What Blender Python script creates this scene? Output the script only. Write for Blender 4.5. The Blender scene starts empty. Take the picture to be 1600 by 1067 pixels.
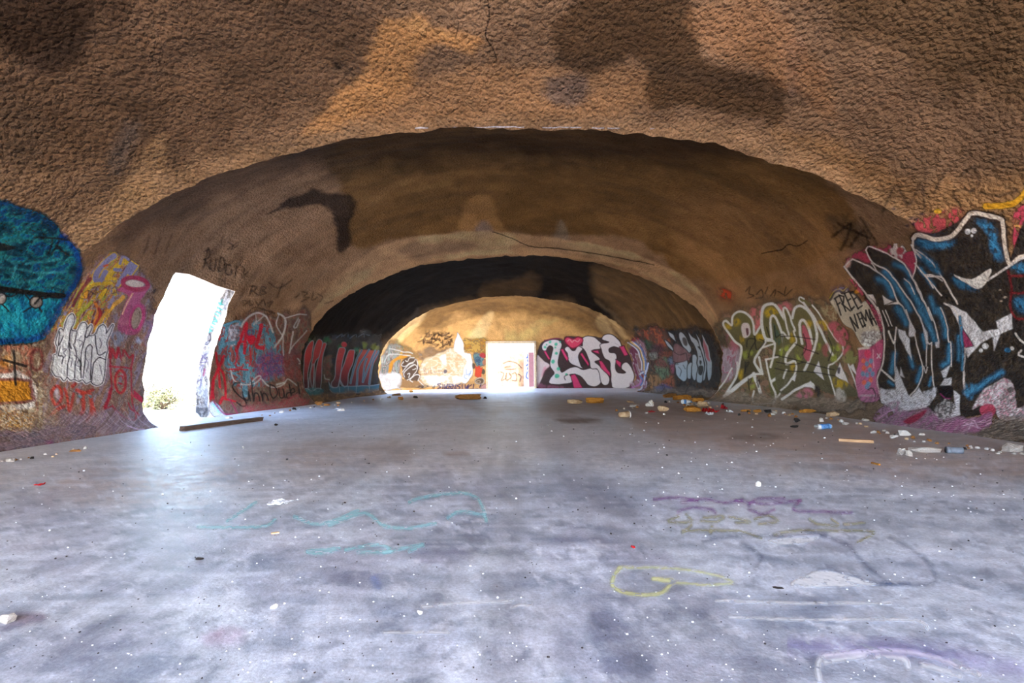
import bpy, bmesh, math, random
import numpy as np
from mathutils import Vector, Matrix
from mathutils.bvhtree import BVHTree

rng = np.random.default_rng(7)
random.seed(7)
SC = bpy.context.scene
COL = SC.collection

# ---------------------------------------------------------------- camera, sky, sun, exposure
F, PX, PY, CAMH = 800.0, 800.0, 588.0, 0.9          # focal length and principal point in 1600x1067 pixels
ROLL = math.radians(0.5)
CR = np.array([math.cos(ROLL), 0.0, -math.sin(ROLL)])
CU = np.array([math.sin(ROLL), 0.0, math.cos(ROLL)])
CF = np.array([0.0, 1.0, 0.0])
CAM = np.array([0.0, 0.0, CAMH])
cd = bpy.data.cameras.new('camera')
cd.lens = 18.0; cd.sensor_width = 36.0
cd.shift_y = (PY - 533.5) / 1600.0
cd.clip_start = 0.05; cd.clip_end = 600
cam = bpy.data.objects.new('camera', cd); COL.objects.link(cam)
cam.matrix_world = Matrix(((CR[0], CU[0], 0, 0), (CR[1], CU[1], -1, 0), (CR[2], CU[2], 0, CAMH), (0, 0, 0, 1)))
SC.camera = cam

SUN_DIR = Vector((-0.36, 0.50, -0.79)).normalized()   # the way the sunlight travels
w = bpy.data.worlds.new('sky'); SC.world = w; w.use_nodes = True
nt = w.node_tree; nt.nodes.clear()
sky = nt.nodes.new('ShaderNodeTexSky'); sky.sky_type = 'NISHITA'; sky.sun_disc = False
sky.sun_elevation = math.asin(-SUN_DIR.z)
sky.sun_rotation = math.atan2(-SUN_DIR.x, -SUN_DIR.y)
sky.air_density = 1.0; sky.dust_density = 2.0; sky.ozone_density = 1.0
bg = nt.nodes.new('ShaderNodeBackground'); bg.inputs['Strength'].default_value = 0.55
wo = nt.nodes.new('ShaderNodeOutputWorld')
nt.links.new(sky.outputs[0], bg.inputs[0]); nt.links.new(bg.outputs[0], wo.inputs[0])
sd = bpy.data.lights.new('sun', 'SUN'); sd.energy = 5.0; sd.angle = 0.012; sd.color = (1.0, 0.93, 0.82)
sun = bpy.data.objects.new('sun', sd); COL.objects.link(sun)
sun.rotation_euler = SUN_DIR.to_track_quat('-Z', 'Y').to_euler()
sun.location = (-20, -40, 40)

vs = SC.view_settings
vs.view_transform = 'Standard'; vs.look = 'None'; vs.gamma = 1.0; vs.use_curve_mapping = False
vs.exposure = 2.5
SC.cycles.max_bounces = 5; SC.cycles.diffuse_bounces = 4; SC.cycles.glossy_bounces = 2
SC.cycles.use_adaptive_sampling = True; SC.cycles.adaptive_threshold = 0.04
SC.cycles.transparent_max_bounces = 12
SC.cycles.use_denoising = True
SC.cycles.sample_clamp_indirect = 12.0

# ---------------------------------------------------------------- small helpers
def lin(c):
    c = np.asarray(c, float) / 255.0
    return np.where(c <= 0.04045, c / 12.92, ((c + 0.055) / 1.055) ** 2.4)

def px_dir(x, y):
    x = np.asarray(x, float); y = np.asarray(y, float)
    a = (x - PX) / F; b = (PY - y) / F
    return a[..., None] * CR + CF + b[..., None] * CU

def to_px(p):
    q = np.asarray(p, float) - CAM
    d = np.maximum(q[..., 1], 1e-3)
    return PX + F * (q @ CR) / d, PY - F * (q @ CU) / d

def on_floor(x, y, z=0.0):
    d = px_dir(x, y); t = (z - CAMH) / d[..., 2]
    return CAM + d * t[..., None]

def _h(ix, iy, iz, s):
    with np.errstate(over='ignore'):
        n = (ix.astype(np.int64) * 374761393 + iy.astype(np.int64) * 668265263 + iz.astype(np.int64) * 1440662683 + s * 974634777) & 0xFFFFFFFF
        n = ((n ^ (n >> 13)) * 1274126177) & 0xFFFFFFFF
        n = (n ^ (n >> 16)) & 0xFFFFFF
    return n / float(0xFFFFFF)

def vnoise(p, seed=0):
    p = np.asarray(p, float); i = np.floor(p); f = p - i; f = f * f * (3 - 2 * f); i = i.astype(np.int64)
    r = 0
    for a in (0, 1):
        wa = f[..., 0] if a else 1 - f[..., 0]
        for b in (0, 1):
            wb = f[..., 1] if b else 1 - f[..., 1]
            for c in (0, 1):
                wc = f[..., 2] if c else 1 - f[..., 2]
                r = r + wa * wb * wc * _h(i[..., 0] + a, i[..., 1] + b, i[..., 2] + c, seed)
    return r

def fbm(p, octs=4, seed=0, gain=0.5):
    p = np.asarray(p, float); r = 0; a = 1.0; t = 0
    for k in range(octs):
        r = r + a * vnoise(p * 2 ** k + 17.3 * k, seed + k); t += a; a *= gain
    return r / t

def smooth_pts(pts, closed, n=5):
    P = np.asarray(pts, float)
    if len(P) < 3: return P
    out = []; m = len(P)
    rngi = range(m) if closed else range(m - 1)
    for i in rngi:
        if closed: p0, p1, p2, p3 = P[i - 1], P[i], P[(i + 1) % m], P[(i + 2) % m]
        else: p0, p1, p2, p3 = P[max(i - 1, 0)], P[i], P[i + 1], P[min(i + 2, m - 1)]
        for k in range(n):
            t = k / n
            out.append(0.5 * (2 * p1 + (p2 - p0) * t + (2 * p0 - 5 * p1 + 4 * p2 - p3) * t * t + (3 * p1 - p0 - 3 * p2 + p3) * t ** 3))
    if not closed: out.append(P[-1])
    return np.array(out)

def seg_dist(X, Y, pts, closed):
    n = len(pts); d = np.full(X.shape, 1e9)
    for i in range(n if closed else n - 1):
        a = pts[i]; b = pts[(i + 1) % n]; ab = b - a; L = ab @ ab
        t = np.clip(((X - a[0]) * ab[0] + (Y - a[1]) * ab[1]) / (L + 1e-9), 0, 1)
        d = np.minimum(d, (X - a[0] - t * ab[0]) ** 2 + (Y - a[1] - t * ab[1]) ** 2)
    return np.sqrt(d)

def inside(X, Y, pts):
    r = np.zeros(X.shape, bool); n = len(pts)
    for i in range(n):
        x1, y1 = pts[i]; x2, y2 = pts[(i + 1) % n]
        if y1 == y2: continue
        c = ((y1 > Y) != (y2 > Y)) & (X < (x2 - x1) * (Y - y1) / (y2 - y1) + x1)
        r ^= c
    return r

def tag(o, label=None, cat=None, group=None, kind=None):
    if label: o['label'] = label
    if cat: o['category'] = cat
    if group: o['group'] = group
    if kind: o['kind'] = kind
    return o

def np_mesh(name, V, Q, mat, parent=None, smooth=True, col=None):
    V = np.asarray(V, np.float32); Q = np.asarray(Q, np.int32)
    me = bpy.data.meshes.new(name)
    k = Q.shape[1]
    me.vertices.add(len(V)); me.vertices.foreach_set('co', V.ravel())
    me.loops.add(Q.size); me.loops.foreach_set('vertex_index', Q.ravel())
    me.polygons.add(len(Q)); me.polygons.foreach_set('loop_start', np.arange(0, Q.size, k, dtype=np.int32))
    me.polygons.foreach_set('use_smooth', np.full(len(Q), smooth))
    me.update(calc_edges=True); me.validate()
    if col is not None:
        at = me.color_attributes.new('Col', 'FLOAT_COLOR', 'POINT')
        at.data.foreach_set('color', np.ascontiguousarray(col, np.float32).ravel())
    if mat: me.materials.append(mat)
    o = bpy.data.objects.new(name, me); COL.objects.link(o)
    if parent: o.parent = parent
    return o

def bm_obj(name, bm, mat, parent=None, smooth=True):
    me = bpy.data.meshes.new(name); bm.to_mesh(me); bm.free()
    if smooth:
        for p in me.polygons: p.use_smooth = True
    if mat: me.materials.append(mat)
    o = bpy.data.objects.new(name, me); COL.objects.link(o)
    if parent: o.parent = parent
    return o

def empty(name, loc, rz=0):
    o = bpy.data.objects.new(name, None); COL.objects.link(o)
    o.location = loc; o.rotation_euler = (0, 0, rz); return o

# ---------------------------------------------------------------- materials
def node(nt, t, **kw):
    n = nt.nodes.new(t)
    for k, v in kw.items(): setattr(n, k, v)
    return n

def new_mat(name):
    m = bpy.data.materials.new(name); m.use_nodes = True
    nt = m.node_tree; b = nt.nodes['Principled BSDF']
    b.inputs['Specular IOR Level'].default_value = 0.3
    return m, nt, b

def foam_bump(nt, b, coord, lump=22.0, dist=0.03, strength=0.9):
    """popcorn relief of sprayed foam: rounded lumps over finer grain"""
    n0 = node(nt, 'ShaderNodeTexNoise'); n0.inputs['Scale'].default_value = lump * 0.9; n0.inputs['Detail'].default_value = 0
    nt.links.new(coord, n0.inputs['Vector'])
    va = node(nt, 'ShaderNodeVectorMath', operation='MULTIPLY_ADD'); va.inputs[1].default_value = (0.3 / lump,) * 3
    nt.links.new(n0.outputs['Color'], va.inputs[0]); nt.links.new(coord, va.inputs[2])
    vo = node(nt, 'ShaderNodeTexVoronoi', feature='F1'); vo.inputs['Scale'].default_value = lump
    nt.links.new(va.outputs[0], vo.inputs['Vector'])
    iv = node(nt, 'ShaderNodeMath', operation='MULTIPLY_ADD'); iv.inputs[1].default_value = -1.0; iv.inputs[2].default_value = 1.0
    nt.links.new(vo.outputs['Distance'], iv.inputs[0])
    n2 = node(nt, 'ShaderNodeTexNoise'); n2.inputs['Scale'].default_value = lump * 2.4; n2.inputs['Detail'].default_value = 2
    nt.links.new(coord, n2.inputs['Vector'])
    ad = node(nt, 'ShaderNodeMath', operation='MULTIPLY_ADD'); ad.inputs[1].default_value = 0.8
    nt.links.new(n2.outputs['Fac'], ad.inputs[0]); nt.links.new(iv.outputs[0], ad.inputs[2])
    bu = node(nt, 'ShaderNodeBump'); bu.inputs['Strength'].default_value = strength; bu.inputs['Distance'].default_value = dist
    nt.links.new(ad.outputs[0], bu.inputs['Height']); nt.links.new(bu.outputs[0], b.inputs['Normal'])
    return n2, vo

def wall_material(name, lump, dist):
    m, nt, b = new_mat(name)
    tc = node(nt, 'ShaderNodeTexCoord'); co = tc.outputs['Object']
    n2, vo = foam_bump(nt, b, co, lump, dist)
    at = node(nt, 'ShaderNodeAttribute', attribute_name='Col')
    r2 = node(nt, 'ShaderNodeMapRange'); r2.inputs[1].default_value = 0.3; r2.inputs[2].default_value = 0.7
    r2.inputs[3].default_value = 0.78; r2.inputs[4].default_value = 1.18
    nt.links.new(n2.outputs['Fac'], r2.inputs[0])
    sc = node(nt, 'ShaderNodeVectorMath', operation='SCALE')
    nt.links.new(at.outputs['Color'], sc.inputs[0]); nt.links.new(r2.outputs[0], sc.inputs['Scale'])
    nt.links.new(sc.outputs[0], b.inputs['Base Color'])
    b.inputs['Roughness'].default_value = 0.95; b.inputs['Specular IOR Level'].default_value = 0.06
    return m

def paint_material(name, lump, dist, wear=0.25, rough=0.75, strength=0.8):
    """spray paint: colour and cover come from the painted skin itself, foam relief shows through"""
    m, nt, b = new_mat(name)
    tc = node(nt, 'ShaderNodeTexCoord'); co = tc.outputs['Object']
    n2, vo = foam_bump(nt, b, co, lump, dist, strength)
    at = node(nt, 'ShaderNodeAttribute', attribute_name='Col')
    r2 = node(nt, 'ShaderNodeMapRange'); r2.inputs[1].default_value = 0.3; r2.inputs[2].default_value = 0.7
    r2.inputs[3].default_value = 0.84; r2.inputs[4].default_value = 1.12
    nt.links.new(n2.outputs['Fac'], r2.inputs[0])
    sc = node(nt, 'ShaderNodeVectorMath', operation='SCALE')
    nt.links.new(at.outputs['Color'], sc.inputs[0]); nt.links.new(r2.outputs[0], sc.inputs['Scale'])
    nt.links.new(sc.outputs[0], b.inputs['Base Color'])
    wn = node(nt, 'ShaderNodeTexNoise'); wn.inputs['Scale'].default_value = lump * 1.7; wn.inputs['Detail'].default_value = 2
    wn.inputs['Roughness'].default_value = 0.7
    nt.links.new(co, wn.inputs['Vector'])
    rw = node(nt, 'ShaderNodeMapRange'); rw.inputs[1].default_value = 0.33; rw.inputs[2].default_value = 0.45
    rw.inputs[3].default_value = 1 - wear * 2; rw.inputs[4].default_value = 1.0
    nt.links.new(wn.outputs['Fac'], rw.inputs[0])
    mu = node(nt, 'ShaderNodeMath', operation='MULTIPLY')
    nt.links.new(at.outputs['Alpha'], mu.inputs[0]); nt.links.new(rw.outputs[0], mu.inputs[1])
    nt.links.new(mu.outputs[0], b.inputs['Alpha'])
    b.inputs['Roughness'].default_value = rough; b.inputs['Specular IOR Level'].default_value = 0.18
    return m

def plain_material(name, c, rough=0.7, var=0.25, scale=20.0, bump=0.0, metal=0.0, c2=None, stretch=None):
    """procedural colour with noise variation; c, c2 are display colours 0-255"""
    m, nt, b = new_mat(name)
    tc = node(nt, 'ShaderNodeTexCoord'); co = tc.outputs['Object']
    if stretch:
        mp = node(nt, 'ShaderNodeMapping'); mp.inputs['Scale'].default_value = stretch
        nt.links.new(co, mp.inputs['Vector']); co = mp.outputs[0]
    no = node(nt, 'ShaderNodeTexNoise'); no.inputs['Scale'].default_value = scale; no.inputs['Detail'].default_value = 5
    no.inputs['Roughness'].default_value = 0.65
    nt.links.new(co, no.inputs['Vector'])
    cr = node(nt, 'ShaderNodeValToRGB')
    a = lin(c); e = lin(c2) if c2 is not None else a * (1 + var)
    cr.color_ramp.elements[0].position = 0.35; cr.color_ramp.elements[1].position = 0.65
    cr.color_ramp.elements[0].color = (*(a * (1 - var) if c2 is None else a), 1); cr.color_ramp.elements[1].color = (*np.clip(e, 0, 0.95), 1)
    nt.links.new(no.outputs['Fac'], cr.inputs[0]); nt.links.new(cr.outputs[0], b.inputs['Base Color'])
    if bump:
        bu = node(nt, 'ShaderNodeBump'); bu.inputs['Strength'].default_value = 0.7; bu.inputs['Distance'].default_value = bump
        nt.links.new(no.outputs['Fac'], bu.inputs['Height']); nt.links.new(bu.outputs[0], b.inputs['Normal'])
    b.inputs['Roughness'].default_value = rough; b.inputs['Metallic'].default_value = metal
    return m

# ---------------------------------------------------------------- the shell: a row of sprayed-foam domes
RIBS = [-5.6, -1.7, 8.1, 18.0, 27.9]
RIB_A = [7.5, 7.5, 7.5, 7.4, 7.25]        # half width at the widest
RIB_F = [6.4, 6.45, 6.55, 6.8, 6.75]        # half width at the floor
RIB_Z = [5.0, 4.9, 4.83, 5.13, 5.26]      # crown height
ZC = 1.35
YE, DE, NE = 32.6, 5.3, 3.6               # far dome: straight to YE, then rounds over DE into the end wall
SB = 0.24                                  # share of the half profile that is the flared foot

def half_profile(s, a, fo, zt):
    """s 0 (floor) .. 1 (crown) -> x (>0), z"""
    s = np.asarray(s, float)
    t = np.clip(s / SB, 0, 1)
    b0, b1, b2, b3 = (1 - t) ** 3, 3 * t * (1 - t) ** 2, 3 * t * t * (1 - t), t ** 3
    x1 = b0 * fo + b1 * (fo + (a - fo) * 0.78) + b2 * a + b3 * a
    z1 = b0 * 0.0 + b1 * 0.16 + b2 * 0.8 + b3 * ZC
    ph = np.clip((s - SB) / (1 - SB), 0, 1) * math.pi / 2
    x2 = a * np.cos(ph) ** 0.96; z2 = ZC + (zt - ZC) * np.sin(ph)
    lo = s < SB
    return np.where(lo, x1, x2), np.where(lo, z1, z2)

def vault_dims(Y, k, pw=0.85):
    y0, y1 = RIBS[k], RIBS[k + 1]
    t = np.clip((Y - y0) / (y1 - y0), 0, 1)
    mix = lambda A: A[k] * (1 - t) + A[k + 1] * t
    B = np.sin(np.pi * t) ** pw
    ba, bf, bz = {0: (0.2, 0.1, 1.3), 1: (0.15, -0.35, 1.45), 2: (0.55, 0.35, 1.35), 3: (0.5, 0.4, 1.2)}[k]
    return mix(RIB_A) + ba * B, mix(RIB_F) + bf * B, mix(RIB_Z) + bz * B

def vault_pts(Y, u, k):
    """u -1 (left foot) .. 0 (crown) .. 1 (right foot)"""
    a, fo, zt = vault_dims(Y, k, 0.85 + 1.3 * np.clip((np.abs(u) - 0.45) / 0.4, 0, 1))
    x, z = half_profile(1 - np.abs(u), a, fo, zt)
    return np.stack([np.sign(u) * x, Y, z], -1)

def end_pts(v, u):
    """v 0..1: rib to YE, 1..2: round end"""
    t = np.clip(v, 0, 1)
    Y = RIBS[4] + (YE - RIBS[4]) * t
    B = np.sin(t * math.pi / 2) ** 0.8
    a = RIB_A[4] + 1.5 * B; fo = RIB_F[4] + 1.7 * B; zt = RIB_Z[4] + 1.2 * B
    e = np.clip(v - 1, 0, 1) * math.pi / 2
    w = np.sin(e) ** (2 / NE); kk = np.clip(np.cos(e), 0, 1) ** (2 / NE)
    x, z = half_profile(1 - np.abs(u), a, fo, zt)
    z = np.where(z > ZC, ZC + (z - ZC) * kk, z)
    return np.stack([np.sign(u) * x * kk, Y + DE * w, z], -1)

def relief(P, amp):
    q = P.reshape(-1, 3)
    d = (fbm(q * np.array([0.9, 0.9, 0.9]), 3, 3) - 0.5) * 0.16 + (fbm(q * 3.1, 3, 11) - 0.5) * 0.10 + (fbm(q * 11.0, 2, 23) - 0.5) * 0.035
    rib = np.exp(-(np.abs(q[:, 1:2] - np.array(RIBS[1:])[None, :]).min(1) / 0.25) ** 2)
    d = d + rib * ((fbm(q * np.array([6.0, 1.0, 6.0]), 4, 41) - 0.5) * 0.12 + (fbm(q * np.array([1.6, 1.0, 1.6]), 3, 43) - 0.5) * 0.07)
    return (d * amp).reshape(P.shape[:-1])

def displaced(P, amp):
    n = np.array([0.0, YE, 1.0]) - P
    n[..., 1] = np.maximum(0, P[..., 1] - YE) * -1.0           # towards the axis of the hall, so neighbours share their seam
    n /= np.maximum(np.linalg.norm(n, axis=-1, keepdims=True), 1e-6)
    d = relief(P, amp)
    ft = np.clip(P[..., 2] / 0.4, 0.15, 1)
    Q = P + n * (d * ft)[..., None]
    Q[..., 2] = np.where(P[..., 2] <= 1e-6, -0.02, Q[..., 2])
    return Q

def u_samples(n):
    # even spacing along the profile, a little denser low down where the paint is
    u = np.linspace(-1, 1, n)
    return u

def grid_faces(nv, nu):
    i = np.arange(nv - 1)[:, None] * nu + np.arange(nu - 1)[None, :]
    return np.stack([i, i + 1, i + nu + 1, i + nu], -1).reshape(-1, 4)

def cut_hole(PV, PU, nv, nu, poly):
    """poly in (v, u): drops faces inside it and pulls the ragged border onto the outline"""
    V = PV.ravel().copy(); U = PU.ravel().copy()
    ins = inside(V, U, poly)
    Fq = grid_faces(nv, nu)
    rem = ins[Fq].any(1)
    bord = np.unique(Fq[rem]); bord = bord[~ins[bord]]
    sc = np.array([1.0, 8.0])
    for i in bord:
        best = None
        for j in range(len(poly)):
            a = poly[j] * sc; b = poly[(j + 1) % len(poly)] * sc; p = np.array([V[i], U[i]]) * sc
            ab = b - a; t = np.clip(((p - a) @ ab) / (ab @ ab + 1e-12), 0, 1); q = a + t * ab
            d = ((p - q) ** 2).sum()
            if best is None or d < best[0]: best = (d, q)
        q = best[1] / sc
        V[i] = q[0]
        if abs(U[i]) < 0.9999: U[i] = q[1]
    return V.reshape(nv, nu), U.reshape(nv, nu), Fq[~rem], Fq[rem], set(bord.tolist())

def rim_loop(removed, kept, bord):
    """border edges between removed and kept faces, as ordered vertex chain"""
    def edges(Fq):
        e = np.concatenate([Fq[:, [0, 1]], Fq[:, [1, 2]], Fq[:, [2, 3]], Fq[:, [3, 0]]]); e.sort(axis=1)
        return set(map(tuple, e.tolist()))
    E = edges(removed) & edges(kept)
    adj = {}
    for a, b in E: adj.setdefault(a, []).append(b); adj.setdefault(b, []).append(a)
    ends = [k for k, v in adj.items() if len(v) == 1]
    cur = ends[0] if ends else next(iter(adj)); chain = [cur]; prev = None
    while True:
        nx = [v for v in adj[cur] if v != prev and v not in chain[-3:]]
        if not nx: break
        prev, cur = cur, nx[0]; chain.append(cur)
        if len(chain) > len(adj): break
    return chain

# --- colour of the bare foam, with stains that have shapes of their own, soft tones and painted light on rib faces
def soft_poly(X, Y, pts, soft, warp=0.0, seed=0):
    if warp:
        q = np.stack([X / 38.0, Y / 38.0, np.zeros_like(X)], -1)
        X, Y = X + (fbm(q, 5, seed, .62) - 0.5) * 3.4 * warp, Y + (fbm(q + 50, 5, seed + 9, .62) - 0.5) * 3.4 * warp
    pts = smooth_pts(pts, True, 4)
    m = (X > pts[:, 0].min() - 3 * soft) & (X < pts[:, 0].max() + 3 * soft) & (Y > pts[:, 1].min() - 3 * soft) & (Y < pts[:, 1].max() + 3 * soft)
    r = np.zeros(X.shape)
    if m.any():
        x, y = X[m], Y[m]
        d = seg_dist(x, y, pts, True); d = np.where(inside(x, y, pts), d, -d)
        r[m] = np.clip(d / (1.3 * soft) + 0.5, 0, 1)
    return r

BROWN, ORANGE, DARK, LILAC, SOOT, PALE = (148, 112, 80), (186, 138, 92), (98, 74, 52), (128, 112, 108), (42, 33, 27), (196, 168, 134)
STAINS_AND_LIGHT = {
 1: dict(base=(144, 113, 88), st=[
    ([(-60, -60), (520, -60), (600, 60), (540, 150), (300, 240), (-60, 230)], (100, 76, 58), .75, 60, 30),  # broad soft darker tone at the top left
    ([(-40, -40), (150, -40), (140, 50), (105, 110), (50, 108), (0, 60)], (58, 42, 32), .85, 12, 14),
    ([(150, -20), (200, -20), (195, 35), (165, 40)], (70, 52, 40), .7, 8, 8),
    ([(470, 205), (560, 130), (590, 60), (645, 18), (680, 40), (752, 52), (742, 82), (700, 70), (660, 90), (640, 150), (560, 190)], (205, 150, 98), .85, 8, 12),
    ([(560, 205), (600, 150), (760, 100), (880, 110), (1010, 110), (1020, 160), (900, 185), (700, 198)], (190, 142, 100), .6, 14, 14),
    ([(870, 40), (930, -20), (1060, -20), (1085, 40), (1092, 75), (1130, 110), (1230, 130), (1215, 190), (1130, 178), (1020, 165), (1015, 110), (985, 95), (930, 108), (875, 100)], (84, 62, 42), .8, 6, 10),
    ([(1170, 70), (1205, 70), (1205, 110), (1180, 105)], (88, 66, 46), .6, 6, 6),
    ([(855, 120), (910, 115), (915, 160), (865, 165)], (112, 98, 94), .7, 8, 8),
    ([(1225, 80), (1255, 60), (1250, 140), (1230, 140)], (110, 96, 92), .6, 8, 8),
    ([(1080, 10), (1180, 0), (1250, 60), (1300, 150), (1290, 180), (1220, 130), (1150, 100), (1090, 60)], (165, 120, 84), .6, 14, 10),
    ([(1250, -40), (1700, -40), (1700, 160), (1450, 120)], (104, 80, 54), .7, 50, 20),  # broad soft darker tone at the top right
    ([(1210, 215), (1330, 230), (1450, 290), (1640, 270), (1640, 400), (1430, 360), (1300, 270)], (190, 142, 92), .55, 24, 14),
    ([(90, 400), (150, 330), (260, 262), (420, 222), (640, 190), (960, 185), (1200, 215), (1340, 280), (1440, 350), (1420, 390), (1300, 300), (1150, 240), (800, 215), (500, 245), (300, 310), (150, 410)], (196, 156, 118), .5, 14, 12),  # orange rib-edge stain, lightened to paint in its lit face
    ([(180, 300), (240, 220), (262, 215), (255, 270), (230, 310), (160, 370)], (190, 150, 110), .6, 10, 10),
    ([(165, 250), (200, 190), (215, 205), (190, 270)], (110, 98, 92), .5, 10, 8),
    ([(0, 180), (40, 150), (80, 190), (60, 260), (0, 290)], (104, 84, 68), .5, 18, 14),
    ([(520, 95), (534, 93), (536, 104), (524, 107)], (30, 24, 20), .9, 3, 2)]),
 2: dict(base=(138, 106, 78), st=[
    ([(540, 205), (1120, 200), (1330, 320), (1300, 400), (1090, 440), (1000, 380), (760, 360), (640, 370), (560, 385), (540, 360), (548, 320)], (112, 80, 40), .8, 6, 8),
    ([(430, 200), (1180, 195), (1120, 260), (900, 250), (620, 260), (500, 265)], (46, 34, 26), .75, 26, 14),  # soft dark band just past the first rib
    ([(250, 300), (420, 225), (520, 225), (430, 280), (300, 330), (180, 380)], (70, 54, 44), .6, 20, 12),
    ([(420, 335), (470, 300), (540, 298), (555, 325), (545, 345), (552, 380), (530, 392), (520, 350), (500, 322), (450, 325)], (30, 24, 22), .85, 4, 8),
    ([(565, 320), (645, 270), (655, 274), (600, 312), (560, 332)], (136, 100, 62), .6, 4, 5),
    ([(722, 372), (735, 312), (768, 308), (778, 345), (800, 372)], (160, 118, 72), .8, 5, 6),
    ([(738, 370), (755, 345), (775, 370)], (120, 108, 104), .7, 5, 5),
    ([(858, 390), (872, 345), (885, 365), (895, 392)], (140, 122, 104), .7, 4, 5),
    ([(480, 500), (540, 420), (620, 376), (760, 362), (900, 378), (1010, 405), (1090, 450), (1130, 520), (1110, 520), (1040, 450), (960, 415), (800, 398), (660, 415), (560, 465), (500, 515)], (188, 150, 112), .8, 2.5, 4),  # lit brow of the second rib, its brightness painted into the colour
    ([(620, 385), (700, 372), (740, 380), (700, 398), (640, 405)], (112, 90, 72), .6, 8, 8),
    ([(1060, 300), (1240, 330), (1330, 400), (1330, 480), (1200, 470), (1110, 460), (1060, 380)], (150, 110, 70), .6, 24, 12),
    ([(1290, 340), (1345, 350), (1370, 400), (1320, 385)], (64, 50, 40), .6, 10, 10),
    ([(440, 520), (480, 430), (560, 390), (600, 400), (520, 450), (470, 530)], (160, 128, 98), .5, 14, 10),
    ([(1090, 600), (1340, 600), (1480, 660), (1480, 720), (1280, 650), (1090, 640)], (118, 106, 92), .8, 10, 6),
    ([(130, 620), (250, 600), (480, 600), (480, 650), (250, 690), (100, 700)], (128, 108, 100), .7, 10, 6)]),
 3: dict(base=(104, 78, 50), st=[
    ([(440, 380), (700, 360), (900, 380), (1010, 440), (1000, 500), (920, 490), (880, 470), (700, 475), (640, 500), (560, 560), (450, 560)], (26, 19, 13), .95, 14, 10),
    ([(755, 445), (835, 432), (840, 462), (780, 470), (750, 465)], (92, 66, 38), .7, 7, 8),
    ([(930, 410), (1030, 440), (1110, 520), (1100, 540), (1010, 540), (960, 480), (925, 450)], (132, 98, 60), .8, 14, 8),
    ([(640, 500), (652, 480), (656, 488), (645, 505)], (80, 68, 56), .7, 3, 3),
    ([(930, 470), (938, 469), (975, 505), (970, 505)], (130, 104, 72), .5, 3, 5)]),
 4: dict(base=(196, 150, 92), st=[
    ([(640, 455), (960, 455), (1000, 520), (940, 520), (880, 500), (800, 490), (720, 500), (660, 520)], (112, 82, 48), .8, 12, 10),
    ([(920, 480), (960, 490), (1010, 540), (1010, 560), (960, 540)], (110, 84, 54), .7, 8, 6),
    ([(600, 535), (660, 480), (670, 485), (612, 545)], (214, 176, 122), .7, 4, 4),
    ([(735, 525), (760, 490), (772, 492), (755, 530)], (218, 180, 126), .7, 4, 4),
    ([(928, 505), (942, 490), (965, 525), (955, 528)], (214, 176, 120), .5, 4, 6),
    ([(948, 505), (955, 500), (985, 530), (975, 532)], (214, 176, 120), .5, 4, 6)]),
}
ALB = 1.0
def stain_light_colors(P, k):
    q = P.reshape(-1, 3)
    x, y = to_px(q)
    S = STAINS_AND_LIGHT[k]
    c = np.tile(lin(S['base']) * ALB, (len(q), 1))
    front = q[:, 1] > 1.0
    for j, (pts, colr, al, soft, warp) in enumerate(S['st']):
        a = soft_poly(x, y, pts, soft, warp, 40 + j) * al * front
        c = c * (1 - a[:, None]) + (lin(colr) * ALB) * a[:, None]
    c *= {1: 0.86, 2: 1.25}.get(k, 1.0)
    n = fbm(q * 2.2, 4, 71)
    n2 = fbm(q * 9.0, 3, 73)
    ang = np.arctan2(q[:, 2] - 1.0, q[:, 0])
    dr = fbm(np.stack([q[:, 1] * 3.2, ang * 2.2, 0 * ang + k], -1), 4, 81)
    dr2 = fbm(np.stack([q[:, 1] * 1.1, ang * 3.0, 0 * ang + 5 + k], -1), 4, 83)
    a = np.clip((dr - .54) / .12, 0, 1) * .35; c = c * (1 - a[:, None]) + (c * 0.45 + 0.1 * lin((120, 110, 108))) * a[:, None]
    a = np.clip((dr2 - .55) / .1, 0, 1) * .45; c = c * (1 - a[:, None]) + np.minimum(c * 1.55, .6) * a[:, None]
    c *= ((0.66 + 0.68 * n) * (0.8 + 0.4 * n2))[:, None]
    return np.concatenate([c, np.ones((len(q), 1))], 1)

M_near = wall_material('sprayed_foam_coarse', 15.0, 0.07)
M_far = wall_material('sprayed_foam_smooth', 16.0, 0.03)
WALLS = {}

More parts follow.
